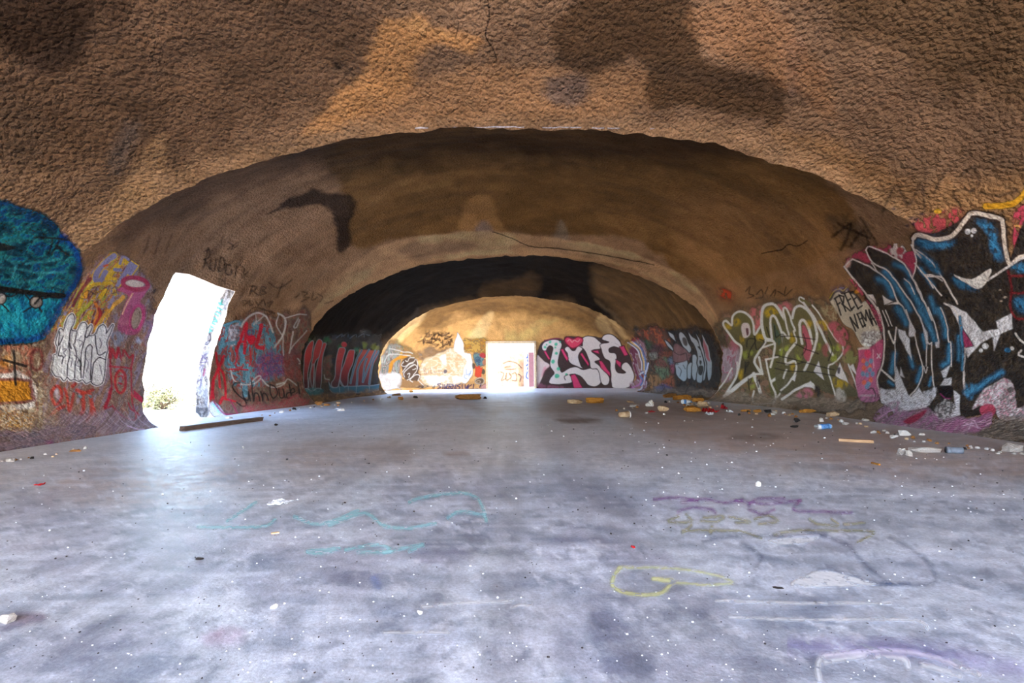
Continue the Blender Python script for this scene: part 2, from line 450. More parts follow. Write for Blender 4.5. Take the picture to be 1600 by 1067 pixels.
def build_vault(name, k, ys, nu, amp, mat, label, hole_px=None):
    u = u_samples(nu); nv = len(ys)
    PV, PU = np.meshgrid(ys, u, indexing='ij')
    keep = grid_faces(nv, nu); rim = None
    if hole_px is not None:
        P0 = displaced(vault_pts(PV, PU, k), amp)
        bv = BVHTree.FromPolygons(P0.reshape(-1, 3).tolist(), keep.tolist())
        out = []
        for (x, y) in hole_px:
            loc = None
            while loc is None:                                   # a foot point just under the skirt: step up to it
                loc, nn, fi, di = bv.ray_cast(Vector(CAM), Vector(px_dir(x, y)).normalized()); y -= 2
            loc = np.array(loc)
            j = np.argmin(((P0.reshape(-1, 3) - loc) ** 2).sum(1))
            out.append((PV.ravel()[j], PU.ravel()[j]))
        out = np.array(out)
        out[0, 1] = out[-1, 1] = -1.02
        PV, PU, keep, rem, bord = cut_hole(PV, PU, nv, nu, out)
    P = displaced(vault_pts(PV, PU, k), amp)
    col = stain_light_colors(P, k) if k in STAINS_AND_LIGHT else np.tile([*lin((140, 108, 80)), 1.0], (P.shape[0] * P.shape[1], 1))
    V = P.reshape(-1, 3)
    if hole_px is not None:
        chain = rim_loop(rem, keep, bord); rim = V[chain]
        used = np.zeros(len(V), bool); used[np.unique(keep)] = True
        idx = np.cumsum(used) - 1; V2 = V[used]; col = col[used]; keep = idx[keep]
    else: V2 = V
    o = np_mesh(name, V2, keep, mat, None, True, col)
    tag(o, label, None, None, 'structure')
    WALLS[k] = (o, V2, keep)
    return o, rim

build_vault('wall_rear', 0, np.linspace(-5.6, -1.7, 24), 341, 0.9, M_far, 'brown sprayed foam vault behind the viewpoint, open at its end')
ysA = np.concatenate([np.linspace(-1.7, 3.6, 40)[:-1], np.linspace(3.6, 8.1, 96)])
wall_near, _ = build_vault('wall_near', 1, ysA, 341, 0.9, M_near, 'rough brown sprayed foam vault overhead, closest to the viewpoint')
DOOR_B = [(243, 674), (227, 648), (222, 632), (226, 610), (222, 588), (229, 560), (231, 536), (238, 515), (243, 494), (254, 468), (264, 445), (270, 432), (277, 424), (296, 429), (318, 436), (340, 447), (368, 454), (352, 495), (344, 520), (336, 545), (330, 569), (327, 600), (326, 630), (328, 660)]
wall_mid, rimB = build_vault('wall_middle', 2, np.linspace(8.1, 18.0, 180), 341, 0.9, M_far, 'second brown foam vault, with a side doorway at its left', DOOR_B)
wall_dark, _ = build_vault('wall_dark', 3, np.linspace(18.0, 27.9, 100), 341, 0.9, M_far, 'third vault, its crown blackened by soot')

# far dome with the end wall; a doorway in the end wall and an unseen wide gap low at left, added to let light in
def build_end():
    v = np.concatenate([np.linspace(0, 1, 46)[:-1], 1 + np.linspace(0, 1, 90) ** 0.9]); nu = 341
    u = u_samples(nu)
    PV, PU = np.meshgrid(v, u, indexing='ij'); nv = len(v)
    P = end_pts(PV, PU)
    P = displaced(P, 0.9)
    x, y, z = P[..., 0], P[..., 1], P[..., 2]
    Fq = grid_faces(nv, nu)
    ex = lambda a: a.ravel()
    D2 = (-1.78, 1.66, 3.36)
    r = fbm(P.reshape(-1, 3) * 2.0, 3, 5).reshape(x.shape) - 0.5
    in2 = (x > D2[0]) & (x < D2[1]) & (z < D2[2]) & (y > 36.0)
    gap = (x < 0) & (y > 28.5 + r * 0.5) & (y < 32.9 + r * 0.5) & (z < 3.5 + r * 0.6)
    gap |= (x > -4.2 + r) & (x < 1.2 + r) & (y > 28.35 + r * 0.4) & (y < 31.2 + r * 0.6) & (z > 4)  # unseen crown hole, added so sun reaches the far floor
    rem = (in2.ravel()[Fq].any(1)) | (gap.ravel()[Fq].any(1))
    remd = in2.ravel()[Fq].any(1)
    bord = np.unique(Fq[remd]); bord = bord[~in2.ravel()[bord]]
    V = P.reshape(-1, 3).copy()
    for i in bord:                                     # square the doorway up
        c = V[i]
        dl, dr, dt = abs(c[0] - D2[0]), abs(c[0] - D2[1]), abs(c[2] - D2[2])
        if c[2] >= D2[2] - 0.02: V[i, 2] = D2[2]; V[i, 0] = min(max(c[0], D2[0]), D2[1])
        elif dl < dr: V[i, 0] = D2[0]
        else: V[i, 0] = D2[1]
    kept = Fq[~rem]
    col = stain_light_colors(V[:, None, :], 4)
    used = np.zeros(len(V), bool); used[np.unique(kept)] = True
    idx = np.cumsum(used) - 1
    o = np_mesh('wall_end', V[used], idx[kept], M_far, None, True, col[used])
    tag(o, 'last golden brown vault rounding into the end wall with a doorway', None, None, 'structure')
    WALLS[4] = (o, V[used], idx[kept])
    return o, D2
wall_end, D2 = build_end()
WY = YE + DE

# jambs: the thickness of the shell in the openings
M_jamb = paint_material('jamb_plaster', 30.0, 0.012, 0.0)
def build_jamb_B():
    n = 9; T = 0.34
    rows = []
    for j in range(n):
        t = j / (n - 1)
        R = rimB + np.array([-1, 0.02, 0.0]) * (t * T)
        d = (fbm(R * 7.0, 3, 31) - 0.5) * 0.07 * math.sin(math.pi * min(t * 1.0 + 0.0, 1)) 
        R = R.copy(); R[:, 1] += d; R[:, 2] += d * 0.6
        if j == n - 1: R += (fbm(R * 4.0, 3, 33) - 0.5)[:, None] * np.array([0.12, 0, 0.03])
        R[:, 2] = np.maximum(R[:, 2], -0.02)
        rows.append(R)
    P = np.stack(rows, 0); nv, nu = P.shape[:2]
    c = lin((205, 196, 186)) * (0.72 + 0.5 * fbm(P.reshape(-1, 3) * 6, 4, 3))[:, None]
    col = np.concatenate([np.clip(c, 0, .85), np.ones((len(c), 1))], 1)
    o = np_mesh('door_1', P.reshape(-1, 3), grid_faces(nv, nu), M_jamb, None, True, col)
    tag(o, 'pale broken jamb of the doorway in the left wall', None, None, 'structure')
    WALLS['jamb'] = (o, P.reshape(-1, 3), grid_faces(nv, nu))
    return o
door_1 = build_jamb_B()

def box_bm(bm, x0, x1, y0, y1, z0, z1):
    r = bmesh.ops.create_cube(bm, size=1.0)
    for v in r['verts']:
        v.co = Vector(((x0 + x1) / 2 + v.co.x * (x1 - x0), (y0 + y1) / 2 + v.co.y * (y1 - y0), (z0 + z1) / 2 + v.co.z * (z1 - z0)))
    return r['verts']
M_frame = plain_material('end_door_plaster', (214, 190, 156), 0.9, 0.2, 9.0, 0.01)
bm = bmesh.new()
box_bm(bm, D2[0] - 0.14, D2[0] + 0.02, WY - 0.25, WY + 0.35, -0.02, D2[2] + 0.12)
box_bm(bm, D2[1] - 0.02, D2[1] + 0.14, WY - 0.25, WY + 0.35, -0.02, D2[2] + 0.12)
box_bm(bm, D2[0] - 0.14, D2[1] + 0.14, WY - 0.25, WY + 0.35, D2[2] - 0.02, D2[2] + 0.14)
bmesh.ops.bevel(bm, geom=bm.edges[:], offset=0.02, segments=2, affect='EDGES')
door_2 = bm_obj('door_2', bm, M_frame, None, False)
tag(door_2, 'plastered reveal of the square doorway in the end wall', None, None, 'structure')

# ---------------------------------------------------------------- floor slab and the ground outside
def floor_material():
    m, nt, b = new_mat('worn_concrete')
    tc = node(nt, 'ShaderNodeTexCoord'); co = tc.outputs['Object']
    at = node(nt, 'ShaderNodeAttribute', attribute_name='Col')
    def noise(scale, detail=6, rough=0.65, vec=co):
        n = node(nt, 'ShaderNodeTexNoise'); n.inputs['Scale'].default_value = scale; n.inputs['Detail'].default_value = detail
        n.inputs['Roughness'].default_value = rough; nt.links.new(vec, n.inputs['Vector']); return n
    def mr(src, a, bb, c, d):
        r = node(nt, 'ShaderNodeMapRange')
        for i, v in enumerate((a, bb, c, d)): r.inputs[i + 1].default_value = v
        nt.links.new(src, r.inputs[0]); return r.outputs[0]
    big, mid, fine = noise(1.1, 4), noise(9, 6, .75), noise(75, 3, .7)
    def mul(a, c):
        x = node(nt, 'ShaderNodeMath', operation='MULTIPLY'); nt.links.new(a, x.inputs[0]); nt.links.new(c, x.inputs[1]); return x.outputs[0]
    f = mul(mul(mr(big.outputs['Fac'], .3, .7, .84, 1.16), mr(mid.outputs['Fac'],   .3, .7, .70, 1.28)), mr(fine.outputs['Fac'], .3, .7, .78, 1.2))
    sc = node(nt, 'ShaderNodeVectorMath', operation='SCALE')
    nt.links.new(at.outputs['Color'], sc.inputs[0]); nt.links.new(f, sc.inputs['Scale'])
    nt.links.new(sc.outputs[0], b.inputs['Base Color'])
    nt.links.new(mr(mid.outputs['Fac'], .3, .7, .36, .62), b.inputs['Roughness']); b.inputs['Specular IOR Level'].default_value = 0.5
    ad = node(nt, 'ShaderNodeMath', operation='MULTIPLY_ADD'); ad.inputs[1].default_value = 0.4
    nt.links.new(fine.outputs['Fac'], ad.inputs[0]); nt.links.new(mid.outputs['Fac'], ad.inputs[2])
    bu = node(nt, 'ShaderNodeBump'); bu.inputs['Strength'].default_value = 0.35; bu.inputs['Distance'].default_value = 0.012
    nt.links.new(ad.outputs[0], bu.inputs['Height']); nt.links.new(bu.outputs[0], b.inputs['Normal'])
    return m
FLOOR_ST_LIGHT = [
    # dust and dirt, (points px, colour, strength, softness, warp)
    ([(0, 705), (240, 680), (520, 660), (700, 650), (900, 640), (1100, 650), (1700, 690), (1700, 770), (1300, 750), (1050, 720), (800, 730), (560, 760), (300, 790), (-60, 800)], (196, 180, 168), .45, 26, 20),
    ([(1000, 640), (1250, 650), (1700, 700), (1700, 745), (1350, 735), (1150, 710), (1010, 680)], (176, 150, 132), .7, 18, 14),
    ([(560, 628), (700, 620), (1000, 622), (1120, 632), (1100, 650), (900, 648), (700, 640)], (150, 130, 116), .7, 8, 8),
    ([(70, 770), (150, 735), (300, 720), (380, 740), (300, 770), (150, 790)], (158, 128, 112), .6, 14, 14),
    ([(450, 690), (620, 690), (640, 715), (470, 735)], (168, 146, 130), .5, 12, 10),
    ([(864, 656), (905, 653), (946, 657), (905, 661)], (96, 72, 54), .85, 2, 3),
    ([(1140, 684), (1200, 680), (1225, 688), (1160, 692)], (104, 82, 66), .6, 3, 6),
    ([(695, 706), (730, 705), (732, 711), (700, 712)], (128, 96, 74), .7, 3, 3),
    # blue-grey stains of old paint in the foreground; last entry is painted door light
    ([(780, 900), (960, 880), (1000, 960), (960, 1080), (860, 1080), (880, 980)], (108, 118, 144), .45, 22, 26),
    ([(920, 960), (990, 970), (1030, 1080), (950, 1080)], (72, 84, 112), .6, 14, 12),
    ([(0, 1000), (200, 980), (300, 1040), (200, 1090), (0, 1090)], (126, 132, 154), .4, 20, 26),
    ([(1060, 1000), (1300, 1000), (1640, 1010), (1640, 1090), (1100, 1090)], (140, 144, 166), .4, 26, 26),
    ([(400, 960), (620, 940), (740, 1000), (640, 1060), (420, 1040)], (124, 134, 160), .4, 26, 24),
    ([(1080, 890), (1330, 840), (1620, 860), (1640, 960), (1300, 960)], (196, 202, 212), .45, 30, 20),
    ([(620, 760), (780, 740), (1000, 760), (1080, 800), (900, 850), (640, 830)], (128, 134, 156), .5, 22, 20),
    ([(0, 800), (200, 790), (500, 830), (700, 860), (500, 930), (100, 920)], (150, 146, 164), .4, 30, 24),
    ([(310, 990), (370, 985), (385, 1005), (330, 1015)], (150, 96, 130), .6, 10, 8),
    ([(640, 862), (700, 855), (745, 875), (700, 885), (650, 875)], (126, 110, 146), .45, 8, 12),
    ([(840, 850), (900, 830), (1000, 850), (1060, 880), (960, 890), (850, 880)], (140, 128, 160), .4, 10, 14),
    ([(0, 960), (60, 960), (75, 970), (20, 985), (0, 985)], (110, 76, 92), .7, 6, 6),
    ([(240, 650), (330, 650), (560, 655), (640, 672), (480, 690), (300, 690), (200, 690)], (216, 218, 224), .8, 16, 10),  # pool of skylight from the left doorway, painted into the slab colour
]
def build_floor():
    rows = np.concatenate([np.array([-40.0]), -np.array([6.0, 4.0, 2.0]), np.array([0.0, 0.6, 1.0])])
    ypx = np.concatenate([np.arange(1140, 640, -3.5), np.arange(640, 604, -1.2)])
    Yv = np.concatenate([[-7.6, -5, -3, -1, 0.3, 0.8], F * CAMH / (ypx - PY), [46.0]])
    Yv = np.sort(Yv)
    V = []; nu = 420
    for Y in Yv:
        half = 11.5
        # columns crowd towards the view axis close to the camera
        near = np.clip(Y * 1.15, 1.5, half)
        u = np.linspace(-1, 1, nu)
        k = np.log(half / near) if near < half else 0
        x = np.sign(u) * (np.abs(u) * near * 0.999 + np.maximum(0, np.abs(u) - 0.94) / 0.06 * (half - near * 0.999))
        V.append(np.stack([x, np.full(nu, Y), np.zeros(nu)], -1))
    P = np.stack(V, 0); q = P.reshape(-1, 3)
    x, y = to_px(q); ok = q[:, 1] > 0.9
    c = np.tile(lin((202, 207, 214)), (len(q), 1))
    for j, (pts, colr, al, soft, warp) in enumerate(FLOOR_ST_LIGHT):
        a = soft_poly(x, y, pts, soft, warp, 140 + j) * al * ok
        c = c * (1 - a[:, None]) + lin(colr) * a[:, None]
    # smears and scuffs stretched across the slab
    s = fbm(np.stack([q[:, 0] * 1.2 + q[:, 1] * .4, q[:, 1] * 4.5, q[:, 2]], -1), 5, 91)
    s2 = fbm(np.stack([q[:, 0] * 3.0, q[:, 1] * 9.0, q[:, 2]], -1), 4, 97)
    m = np.clip((s - 0.52) / 0.16, 0, 1) * np.clip((6.0 - q[:, 1]) / 4, 0, 1)
    c = c * (1 - 0.38 * m[:, None]) + lin((100, 112, 136)) * (0.38 * m)[:, None]
    nearf = np.clip((7.5 - q[:, 1]) / 4, 0, 1)
    for j, (ax_, bx_, ay_, by_, colr, al, th) in enumerate(((2.0, 1.4, -3.0, 6.0, (98, 110, 130), .38, .54), (5.0, -3.5, 2.0, 7.0, (100, 112, 134), .34, .55), (1.0, .2, 1.0, 11.0, (226, 230, 238), .5, .55), (6.0, 2.0, -2.0, 3.0, (222, 226, 236), .4, .56), (3.0, 0.6, 0.4, 2.2, (146, 140, 154), .3, .59), (14., 5., -6., 16., (232, 234, 240), .55, .585), (16., -4., 5., 18., (92, 100, 120), .45, .585))):
        f = fbm(np.stack([q[:, 0] * ax_ + q[:, 1] * bx_, q[:, 0] * ay_ * .3 + q[:, 1] * by_ * .6, 0 * q[:, 0] + j * 9.3], -1), 5, 200 + j, .6)
        a = np.clip((f - th) / .1, 0, 1) * al * nearf
        c = c * (1 - a[:, None]) + lin(colr) * a[:, None]
    m = np.clip((s2 - 0.56) / 0.12, 0, 1)
    c = c * (1 - 0.25 * m[:, None]) + lin((214, 216, 222)) * (0.25 * m)[:, None]
    # tyre tracks running down the hall
    for (xa, xb, wd, al) in ((-0.05, 0.03, 0.10, .5), (0.5, 0.42, 0.05, .25), (-1.55, -1.35, 0.08, .4), (-1.75, -1.6, 0.05, .3), (0.72, 0.55, 0.16, .45), (-0.30, -0.2, .06, .35)):
        xc = xa + (xb - xa) * q[:, 1] / 8.0
        a = np.clip(1.4 - np.abs(q[:, 0] - xc) / wd, 0, 1) * al * np.clip((9 - q[:, 1]) / 3, 0, 1) * (0.4 + fbm(q * 1.7, 3, 55))
        a = np.clip(a, 0, 1) * 0.6
        c = c * (1 - a[:, None]) + lin((92, 92, 104)) * a[:, None]
    col = np.concatenate([c, np.ones((len(c), 1))], 1)
    nv = len(Yv)
    q = q.copy(); q[:, 2] += (fbm(q * 0.8, 3, 8) - 0.5) * 0.0
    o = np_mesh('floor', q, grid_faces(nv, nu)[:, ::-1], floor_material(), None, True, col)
    tag(o, 'stained blue-grey concrete floor with dust and old paint', None, None, 'structure')
    WALLS['floor'] = (o, q, grid_faces(nv, nu))
    return o
floor = build_floor()
M_sand = plain_material('desert_sand', (196, 178, 150), 0.95, 0.2, 1.5, 0.03)
bm = bmesh.new(); 
g = bmesh.ops.create_grid(bm, x_segments=40, y_segments=40, size=150)
for v in bm.verts: v.co.z = -0.06 + 0.03 * math.sin(v.co.x * 0.7) * math.cos(v.co.y * 0.5)
ground = bm_obj('ground', bm, M_sand); tag(ground, 'pale sunlit desert ground outside the doorways', None, None, 'structure')

# ---------------------------------------------------------------- graffiti: skins of paint laid on the wall surface
def make_bvh(keys):
    V = []; Fc = []; off = 0
    for k in keys:
        o, v, f = WALLS[k]; V.append(v); Fc.append(f + off); off += len(v)
    return BVHTree.FromPolygons(np.concatenate(V).tolist(), np.concatenate(Fc).tolist())
BVH = {}

class Canvas:
    def __init__(s, x0, y0, x1, y1, step=1.0, sx=None):
        s.dx = sx or step; s.dy = step
        s.x = np.arange(x0, x1 + s.dx / 2, s.dx); s.y = np.arange(y0, y1 + s.dy / 2, s.dy)
        s.X, s.Y = np.meshgrid(s.x, s.y)
        s.C = np.zeros(s.X.shape + (3,)); s.A = np.zeros(s.X.shape)
        s.o = (0, 0); s.k = 1.0
        s.seed = int(x0 * 13 + y0 * 7) % 1000
        s.wob = 0.7
    def T(s, ox, oy, k=1.0): s.o = (ox, oy); s.k = float(k); return s
    def _p(s, pts): return np.asarray(pts, float) / s.k + np.array(s.o)
    def _box(s, P, r):
        ix0 = np.searchsorted(s.x, P[:, 0].min() - r); ix1 = np.searchsorted(s.x, P[:, 0].max() + r)
        iy0 = np.searchsorted(s.y, P[:, 1].min() - r); iy1 = np.searchsorted(s.y, P[:, 1].max() + r)
        return (slice(max(iy0 - 1, 0), iy1 + 1), slice(max(ix0 - 1, 0), ix1 + 1))
    def _mix(s, b, m, c):
        a0 = s.A[b]; c0 = s.C[b]
        an = m + a0 * (1 - m)
        s.C[b] = np.where(an[..., None] > 1e-6, (c * m[..., None] + c0 * (a0 * (1 - m))[..., None]) / np.maximum(an, 1e-6)[..., None], c0)
        s.A[b] = an
    def _w(s, b):
        q = np.stack([s.X[b] / 9.0, s.Y[b] / 9.0, np.full(s.X[b].shape, s.seed * 0.37)], -1)
        return s.X[b] + (vnoise(q, 1) - .5) * 2 * s.wob, s.Y[b] + (vnoise(q, 2) - .5) * 2 * s.wob
    def P(s, pts, c, a=1.0, soft=0.7, sm=True, c2=None, ax=None):
        """filled shape; c2 + ax=(x0,y0,x1,y1): colour runs from c to c2 along that axis"""
        Q = s._p(pts); Q = smooth_pts(Q, True, 4) if sm else Q
        b = s._box(Q, soft + 2)
        if s.X[b].size == 0: return s
        x, y = s._w(b)
        d = seg_dist(x, y, Q, True); d = np.where(inside(x, y, Q), d, -d)
        m = np.clip(d / (2 * soft) + 0.5, 0, 1) * a
        if soft >= 1.8:                                      # faded patches are blotchy, not flat
            q = np.stack([s.X[b] / 5.0, s.Y[b] / 8.0, np.full(s.X[b].shape, Q[0, 0])], -1)
            m = m * np.clip((fbm(q, 3, 7) - .34) / .16, 0.12, 1)
        col = np.broadcast_to(lin(c), s.X[b].shape + (3,))
        if c2 is not None:
            p0, p1 = s._p([ax[:2], ax[2:]]); v = p1 - p0
            t = np.clip(((s.X[b] - p0[0]) * v[0] + (s.Y[b] - p0[1]) * v[1]) / (v @ v), 0, 1)[..., None]
            col = lin(c) * (1 - t) + lin(c2) * t
        s._mix(b, m, col); return s
    def L(s, pts, w, c, a=1.0, soft=0.6, closed=False, sm=True):
        Q = s._p(pts); Q = smooth_pts(Q, closed, 4) if sm else Q
        w = w / s.k / 2; b = s._box(Q, w + soft + 2)
        if s.X[b].size == 0: return s
        x, y = s._w(b)
        d = seg_dist(x, y, Q, closed)
        s._mix(b, np.clip((w - d) / (2 * soft) + 0.5, 0, 1) * a, np.broadcast_to(lin(c), s.X[b].shape + (3,))); return s
    def O(s, pts, fill, line, w, a=1.0, sm=True, **kw):
        if fill is not None: s.P(pts, fill, a, sm=sm, **kw)
        return s.L(pts, w, line, 1.0, closed=True, sm=sm)
    def E(s, cx, cy, rx, ry, c, a=1.0, w=None, soft=0.7, rot=0):
        t = np.linspace(0, 2 * math.pi, 17)[:-1]; cr, sr = math.cos(math.radians(rot)), math.sin(math.radians(rot))
        pts = [(cx + rx * math.cos(i) * cr - ry * math.sin(i) * sr, cy + rx * math.cos(i) * sr + ry * math.sin(i) * cr) for i in t]
        return s.L(pts, w, c, a, soft, True) if w else s.P(pts, c, a, soft)
    def S(s, pts, cols, fx, fy, a=0.8, soft=3.0, slant=0.0, seed=0, cover=0.0):
        """streaky many-coloured underpaint inside a shape: fx, fy are streak sizes in pixels"""
        Q = smooth_pts(s._p(pts), True, 4); b = s._box(Q, soft + 2)
        if s.X[b].size == 0: return s
        X, Y = s.X[b], s.Y[b]
        q = np.stack([X / 14.0, Y / 14.0, np.full(X.shape, s.seed * 0.5 + seed)], -1); wv = min(soft * 2.2, 9.0)
        x = X + (fbm(q, 4, 3, .6) - .5) * 3 * wv; y = Y + (fbm(q + 40, 4, 4, .6) - .5) * 3 * wv
        d = seg_dist(x, y, Q, True); d = np.where(inside(x, y, Q), d, -d)
        m = np.clip(d / (2 * soft) + 0.5, 0, 1) * a
        q = np.stack([(X + slant * Y) / fx, Y / fy, np.full(X.shape, seed * 3.1 + s.seed)], -1)
        n = fbm(q, 3, seed); n2 = fbm(q * 1.7 + 31, 3, seed + 5)
        r = (n - n.min()) / (np.ptp(n) + 1e-6) * 0.999
        # rank so that every colour takes its share
        o = np.argsort(np.argsort(r.ravel())).reshape(r.shape) / r.size
        t = o * len(cols); i = np.minimum(t.astype(int), len(cols) - 1); j = np.minimum(i + 1, len(cols) - 1)
        f = np.clip((t - i - 0.7) / 0.3, 0, 1)[..., None]
        LC = np.array([lin(c) for c in cols])
        col = LC[i] * (1 - f) + LC[j] * f
        if cover: m = m * np.clip((n2 - cover) / 0.12, 0, 1)
        s._mix(b, m, col); return s

def skin(cv, keys, parent, name, label, mat, gain=1.0, off=0.006, maxjump=0.35, floorz=False):
    kk = tuple(keys)
    A = cv.A; CC = cv.C.copy(); K = A > 0.02
    for _ in range(3):                                       # carry colour past the paint's edge so it does not fade to black
        S_ = np.zeros_like(CC); N_ = np.zeros(K.shape)
        for dy, dx in ((1, 0), (-1, 0), (0, 1), (0, -1)):
            S_ += np.roll(CC * K[..., None], (dy, dx), (0, 1)); N_ += np.roll(K, (dy, dx), (0, 1))
        f_ = (~K) & (N_ > 0); CC[f_] = S_[f_] / N_[f_][:, None]; K = K | f_
    need = A > 0.03
    H, W = need.shape
    quad = need[:-1, :-1] | need[1:, :-1] | need[:-1, 1:] | need[1:, 1:]
    pv = np.zeros_like(need); pv[:-1, :-1] |= quad; pv[1:, :-1] |= quad; pv[:-1, 1:] |= quad; pv[1:, 1:] |= quad
    iy, ix = np.nonzero(pv)
    X = cv.X[iy, ix]; Y = cv.Y[iy, ix]
    D = px_dir(X, Y)
    P = np.full((len(X), 3), np.nan)
    if floorz:
        t = (0.0 - CAMH) / D[:, 2]; P = CAM + D * t[:, None]; P[:, 2] = off
    else:
        if kk not in BVH: BVH[kk] = make_bvh(kk)
        bv = BVH[kk]; o = Vector(CAM); rc = bv.ray_cast
        for i in range(len(X)):
            d = Vector(D[i]); h, n, fi, di = rc(o, d)
            if h is None: continue
            if n.dot(d) > 0: n = -n
            P[i] = h + n * off
    ok = ~np.isnan(P[:, 0])
    idx = -np.ones((H, W), int); idx[iy[ok], ix[ok]] = np.arange(ok.sum())
    P = P[ok]
    q = np.stack([idx[:-1, :-1], idx[1:, :-1], idx[1:, 1:], idx[:-1, 1:]], -1)
    q = q[quad]; q = q[(q >= 0).all(1)]
    dist = np.linalg.norm(P - CAM, axis=1)
    dq = dist[q]; q = q[(dq.max(1) - dq.min(1)) < maxjump]
    used = np.zeros(len(P), bool); used[np.unique(q)] = True
    re = np.cumsum(used) - 1
    C = np.clip(CC[iy[ok], ix[ok]] * gain, 0, 0.88); a = A[iy[ok], ix[ok]]
    col = np.concatenate([C, a[:, None]], 1)[used]
    ob = np_mesh(name, P[used], re[q], mat, parent, True, col)
    if label: ob['label'] = label
    return ob

M_paint = paint_material('spray_paint_coarse', 18.0, 0.035, 0.16)
M_paintf = paint_material('spray_paint_smooth', 16.0, 0.022, 0.12)
M_paintd = paint_material('spray_paint_end', 14.0, 0.02, 0.06)
M_tag = paint_material('faded_marker', 16.0, 0.025, 0.22)
BLK, WHT = (26, 23, 24), (214, 212, 216)

# ---- near dome, left: teal face
c = Canvas(-112, 292, 132, 545)
face = [(-70, 318), (-30, 306), (-14, 309), (25, 321), (55, 330), (75, 341), (88, 352), (96, 368), (110, 380), (121, 392), (126, 412), (126, 428), (119, 446), (108, 463), (96, 484), (86, 502), (75, 522), (62, 532), (34, 536), (-14, 537), (-60, 530), (-92, 500), (-106, 440), (-100, 370)]
c.P(face, (10, 62, 96), 1, 1.7, c2=(14, 150, 180), ax=(30, 320, 20, 520))
c.S(face, [(8, 40, 54), (14, 66, 84), (34, 104, 108), (40, 124, 120), (20, 120, 140), (14, 70, 120)], 14, 9, .8, 3, .2, 1)
c.S([(0, 470), (95, 465), (80, 500), (60, 525), (0, 528)], [(14, 120, 170), (20, 160, 190), (40, 180, 200)], 9, 12, .7, 6, -.3, 2)
c.L([(96, 368), (112, 384), (122, 400), (123, 428), (114, 448), (100, 470), (86, 494), (72, 518), (58, 528), (30, 532), (-14, 533)], 9, (14, 60, 150), .75, 3)
c.L([(-14, 313), (25, 325), (60, 337), (85, 355)], 10, (12, 52, 96), .7, 4)
for p in ([(0, 418), (30, 420), (60, 426), (105, 424)], [(60, 436), (72, 428), (85, 424)], [(15, 432), (32, 440), (60, 436)], [(75, 442), (85, 446), (98, 450)], [(10, 405), (22, 412), (20, 430)], [(40, 412), (70, 408), (95, 404)]):
    c.L(p, 2.6, (70, 175, 185), .5, 1.5)
c.P([(-90, 440), (-14, 445), (40, 452), (70, 456), (101, 458), (98, 466), (64, 464), (40, 460), (-14, 455), (-88, 450)], BLK, 1, .8)
c.P([(-14, 377), (8, 381), (24, 386), (12, 391), (-14, 392)], BLK, .95, .9)
c.E(56, 472, 10, 9, (150, 138, 130), 1); c.E(56, 472, 10, 9, BLK, 1, 2.4); c.L([(54, 474), (60, 468), (66, 462)], 3, BLK)
for p in ([(49, 480), (43, 483), (36, 487)], [(61, 481), (65, 487)], [(65, 467), (76, 463)], [(46, 468), (40, 461)], [(2, 474), (8, 480), (13, 487)], [(8, 462), (16, 463), (26, 459)]): c.L(p, 2.6, BLK)
c.E(1, 466, 8, 9, (160, 150, 146), 1); c.E(1, 466, 8, 9, BLK, 1, 2.4)
c.L([(53, 371), (70, 371), (90, 372), (108, 375)], 2.8, BLK, .9); c.L([(82, 373), (79, 386), (74, 397)], 3, BLK, .85); c.L([(92, 376), (86, 388), (80, 397)], 3, BLK, .85); c.L([(89, 383), (98, 392), (107, 398)], 3, BLK, .9); c.L([(96, 374), (104, 369)], 2, BLK, .8)
skin(c, (1, 2), wall_near, 'graffiti_face', 'teal painted face with black brow line and spiky eyes', M_paint, 0.85)

# ---- near dome, left, low: orange bar and cross
c = Canvas(-100, 530, 150, 730)
c.S([(-84, 534), (60, 535), (76, 560), (84, 640), (120, 690), (-84, 712)], [(150, 120, 96), (176, 152, 126), (192, 176, 150), (160, 126, 86), (128, 104, 92)], 8, 9, .75, 6, 0, 3)
c.P([(-84, 538), (42, 538), (46, 575), (30, 590), (-84, 592)], (168, 92, 70), .8, 4)
c.P([(-84, 548), (10, 552), (12, 575), (-84, 580)], (186, 128, 40), .7, 5)
c.E(24, 560, 14, 16, (176, 150, 118), .6, None, 5)
c.L([(-84, 588), (10, 588), (24, 582), (32, 588), (45, 595), (54, 612), (50, 628), (36, 636), (-84, 640)], 8, (206, 196, 188), .9, 1.6)
c.P([(-84, 595), (34, 594), (46, 604), (48, 616), (40, 627), (-84, 631)], (190, 126, 34), 1, 1.2)
c.L([(-84, 596), (34, 593), (47, 603), (49, 617), (41, 628), (-84, 632)], 4.5, (122, 66, 62), .9, 1.2)
c.E(57, 562, 9, 16, (112, 36, 38), .8, 6, 2); c.L([(66, 560), (70, 585), (68, 605)], 4, (96, 36, 38), .7, 2); c.L([(44, 580), (50, 604), (58, 640)], 3, (140, 60, 60), .5, 1.5)
c.L([(21, 548), (22, 570), (24, 601)], 4.4, BLK, .95); c.L([(6, 563), (22, 567), (40, 572)], 4.2, BLK, .95)
c.S([(-84, 640), (40, 640), (48, 670), (30, 690), (-84, 695)], [(176, 146, 110), (204, 188, 166), (190, 140, 60), (150, 112, 84)], 5, 5, .8, 5, 0, 4)
c.S([(-84, 682), (60, 672), (140, 660), (150, 685), (90, 700), (-84, 716)], [(96, 80, 84), (118, 98, 108), (134, 112, 122), (100, 88, 104)], 20, 5, .85, 4, 0.6, 5)
c.P([(72, 690), (88, 692), (92, 703), (80, 702)], (170, 70, 130), .6, 4)
skin(c, (1, 2), wall_near, 'graffiti_bar', 'orange bar edged in white under a black cross', M_paint, 1.2)

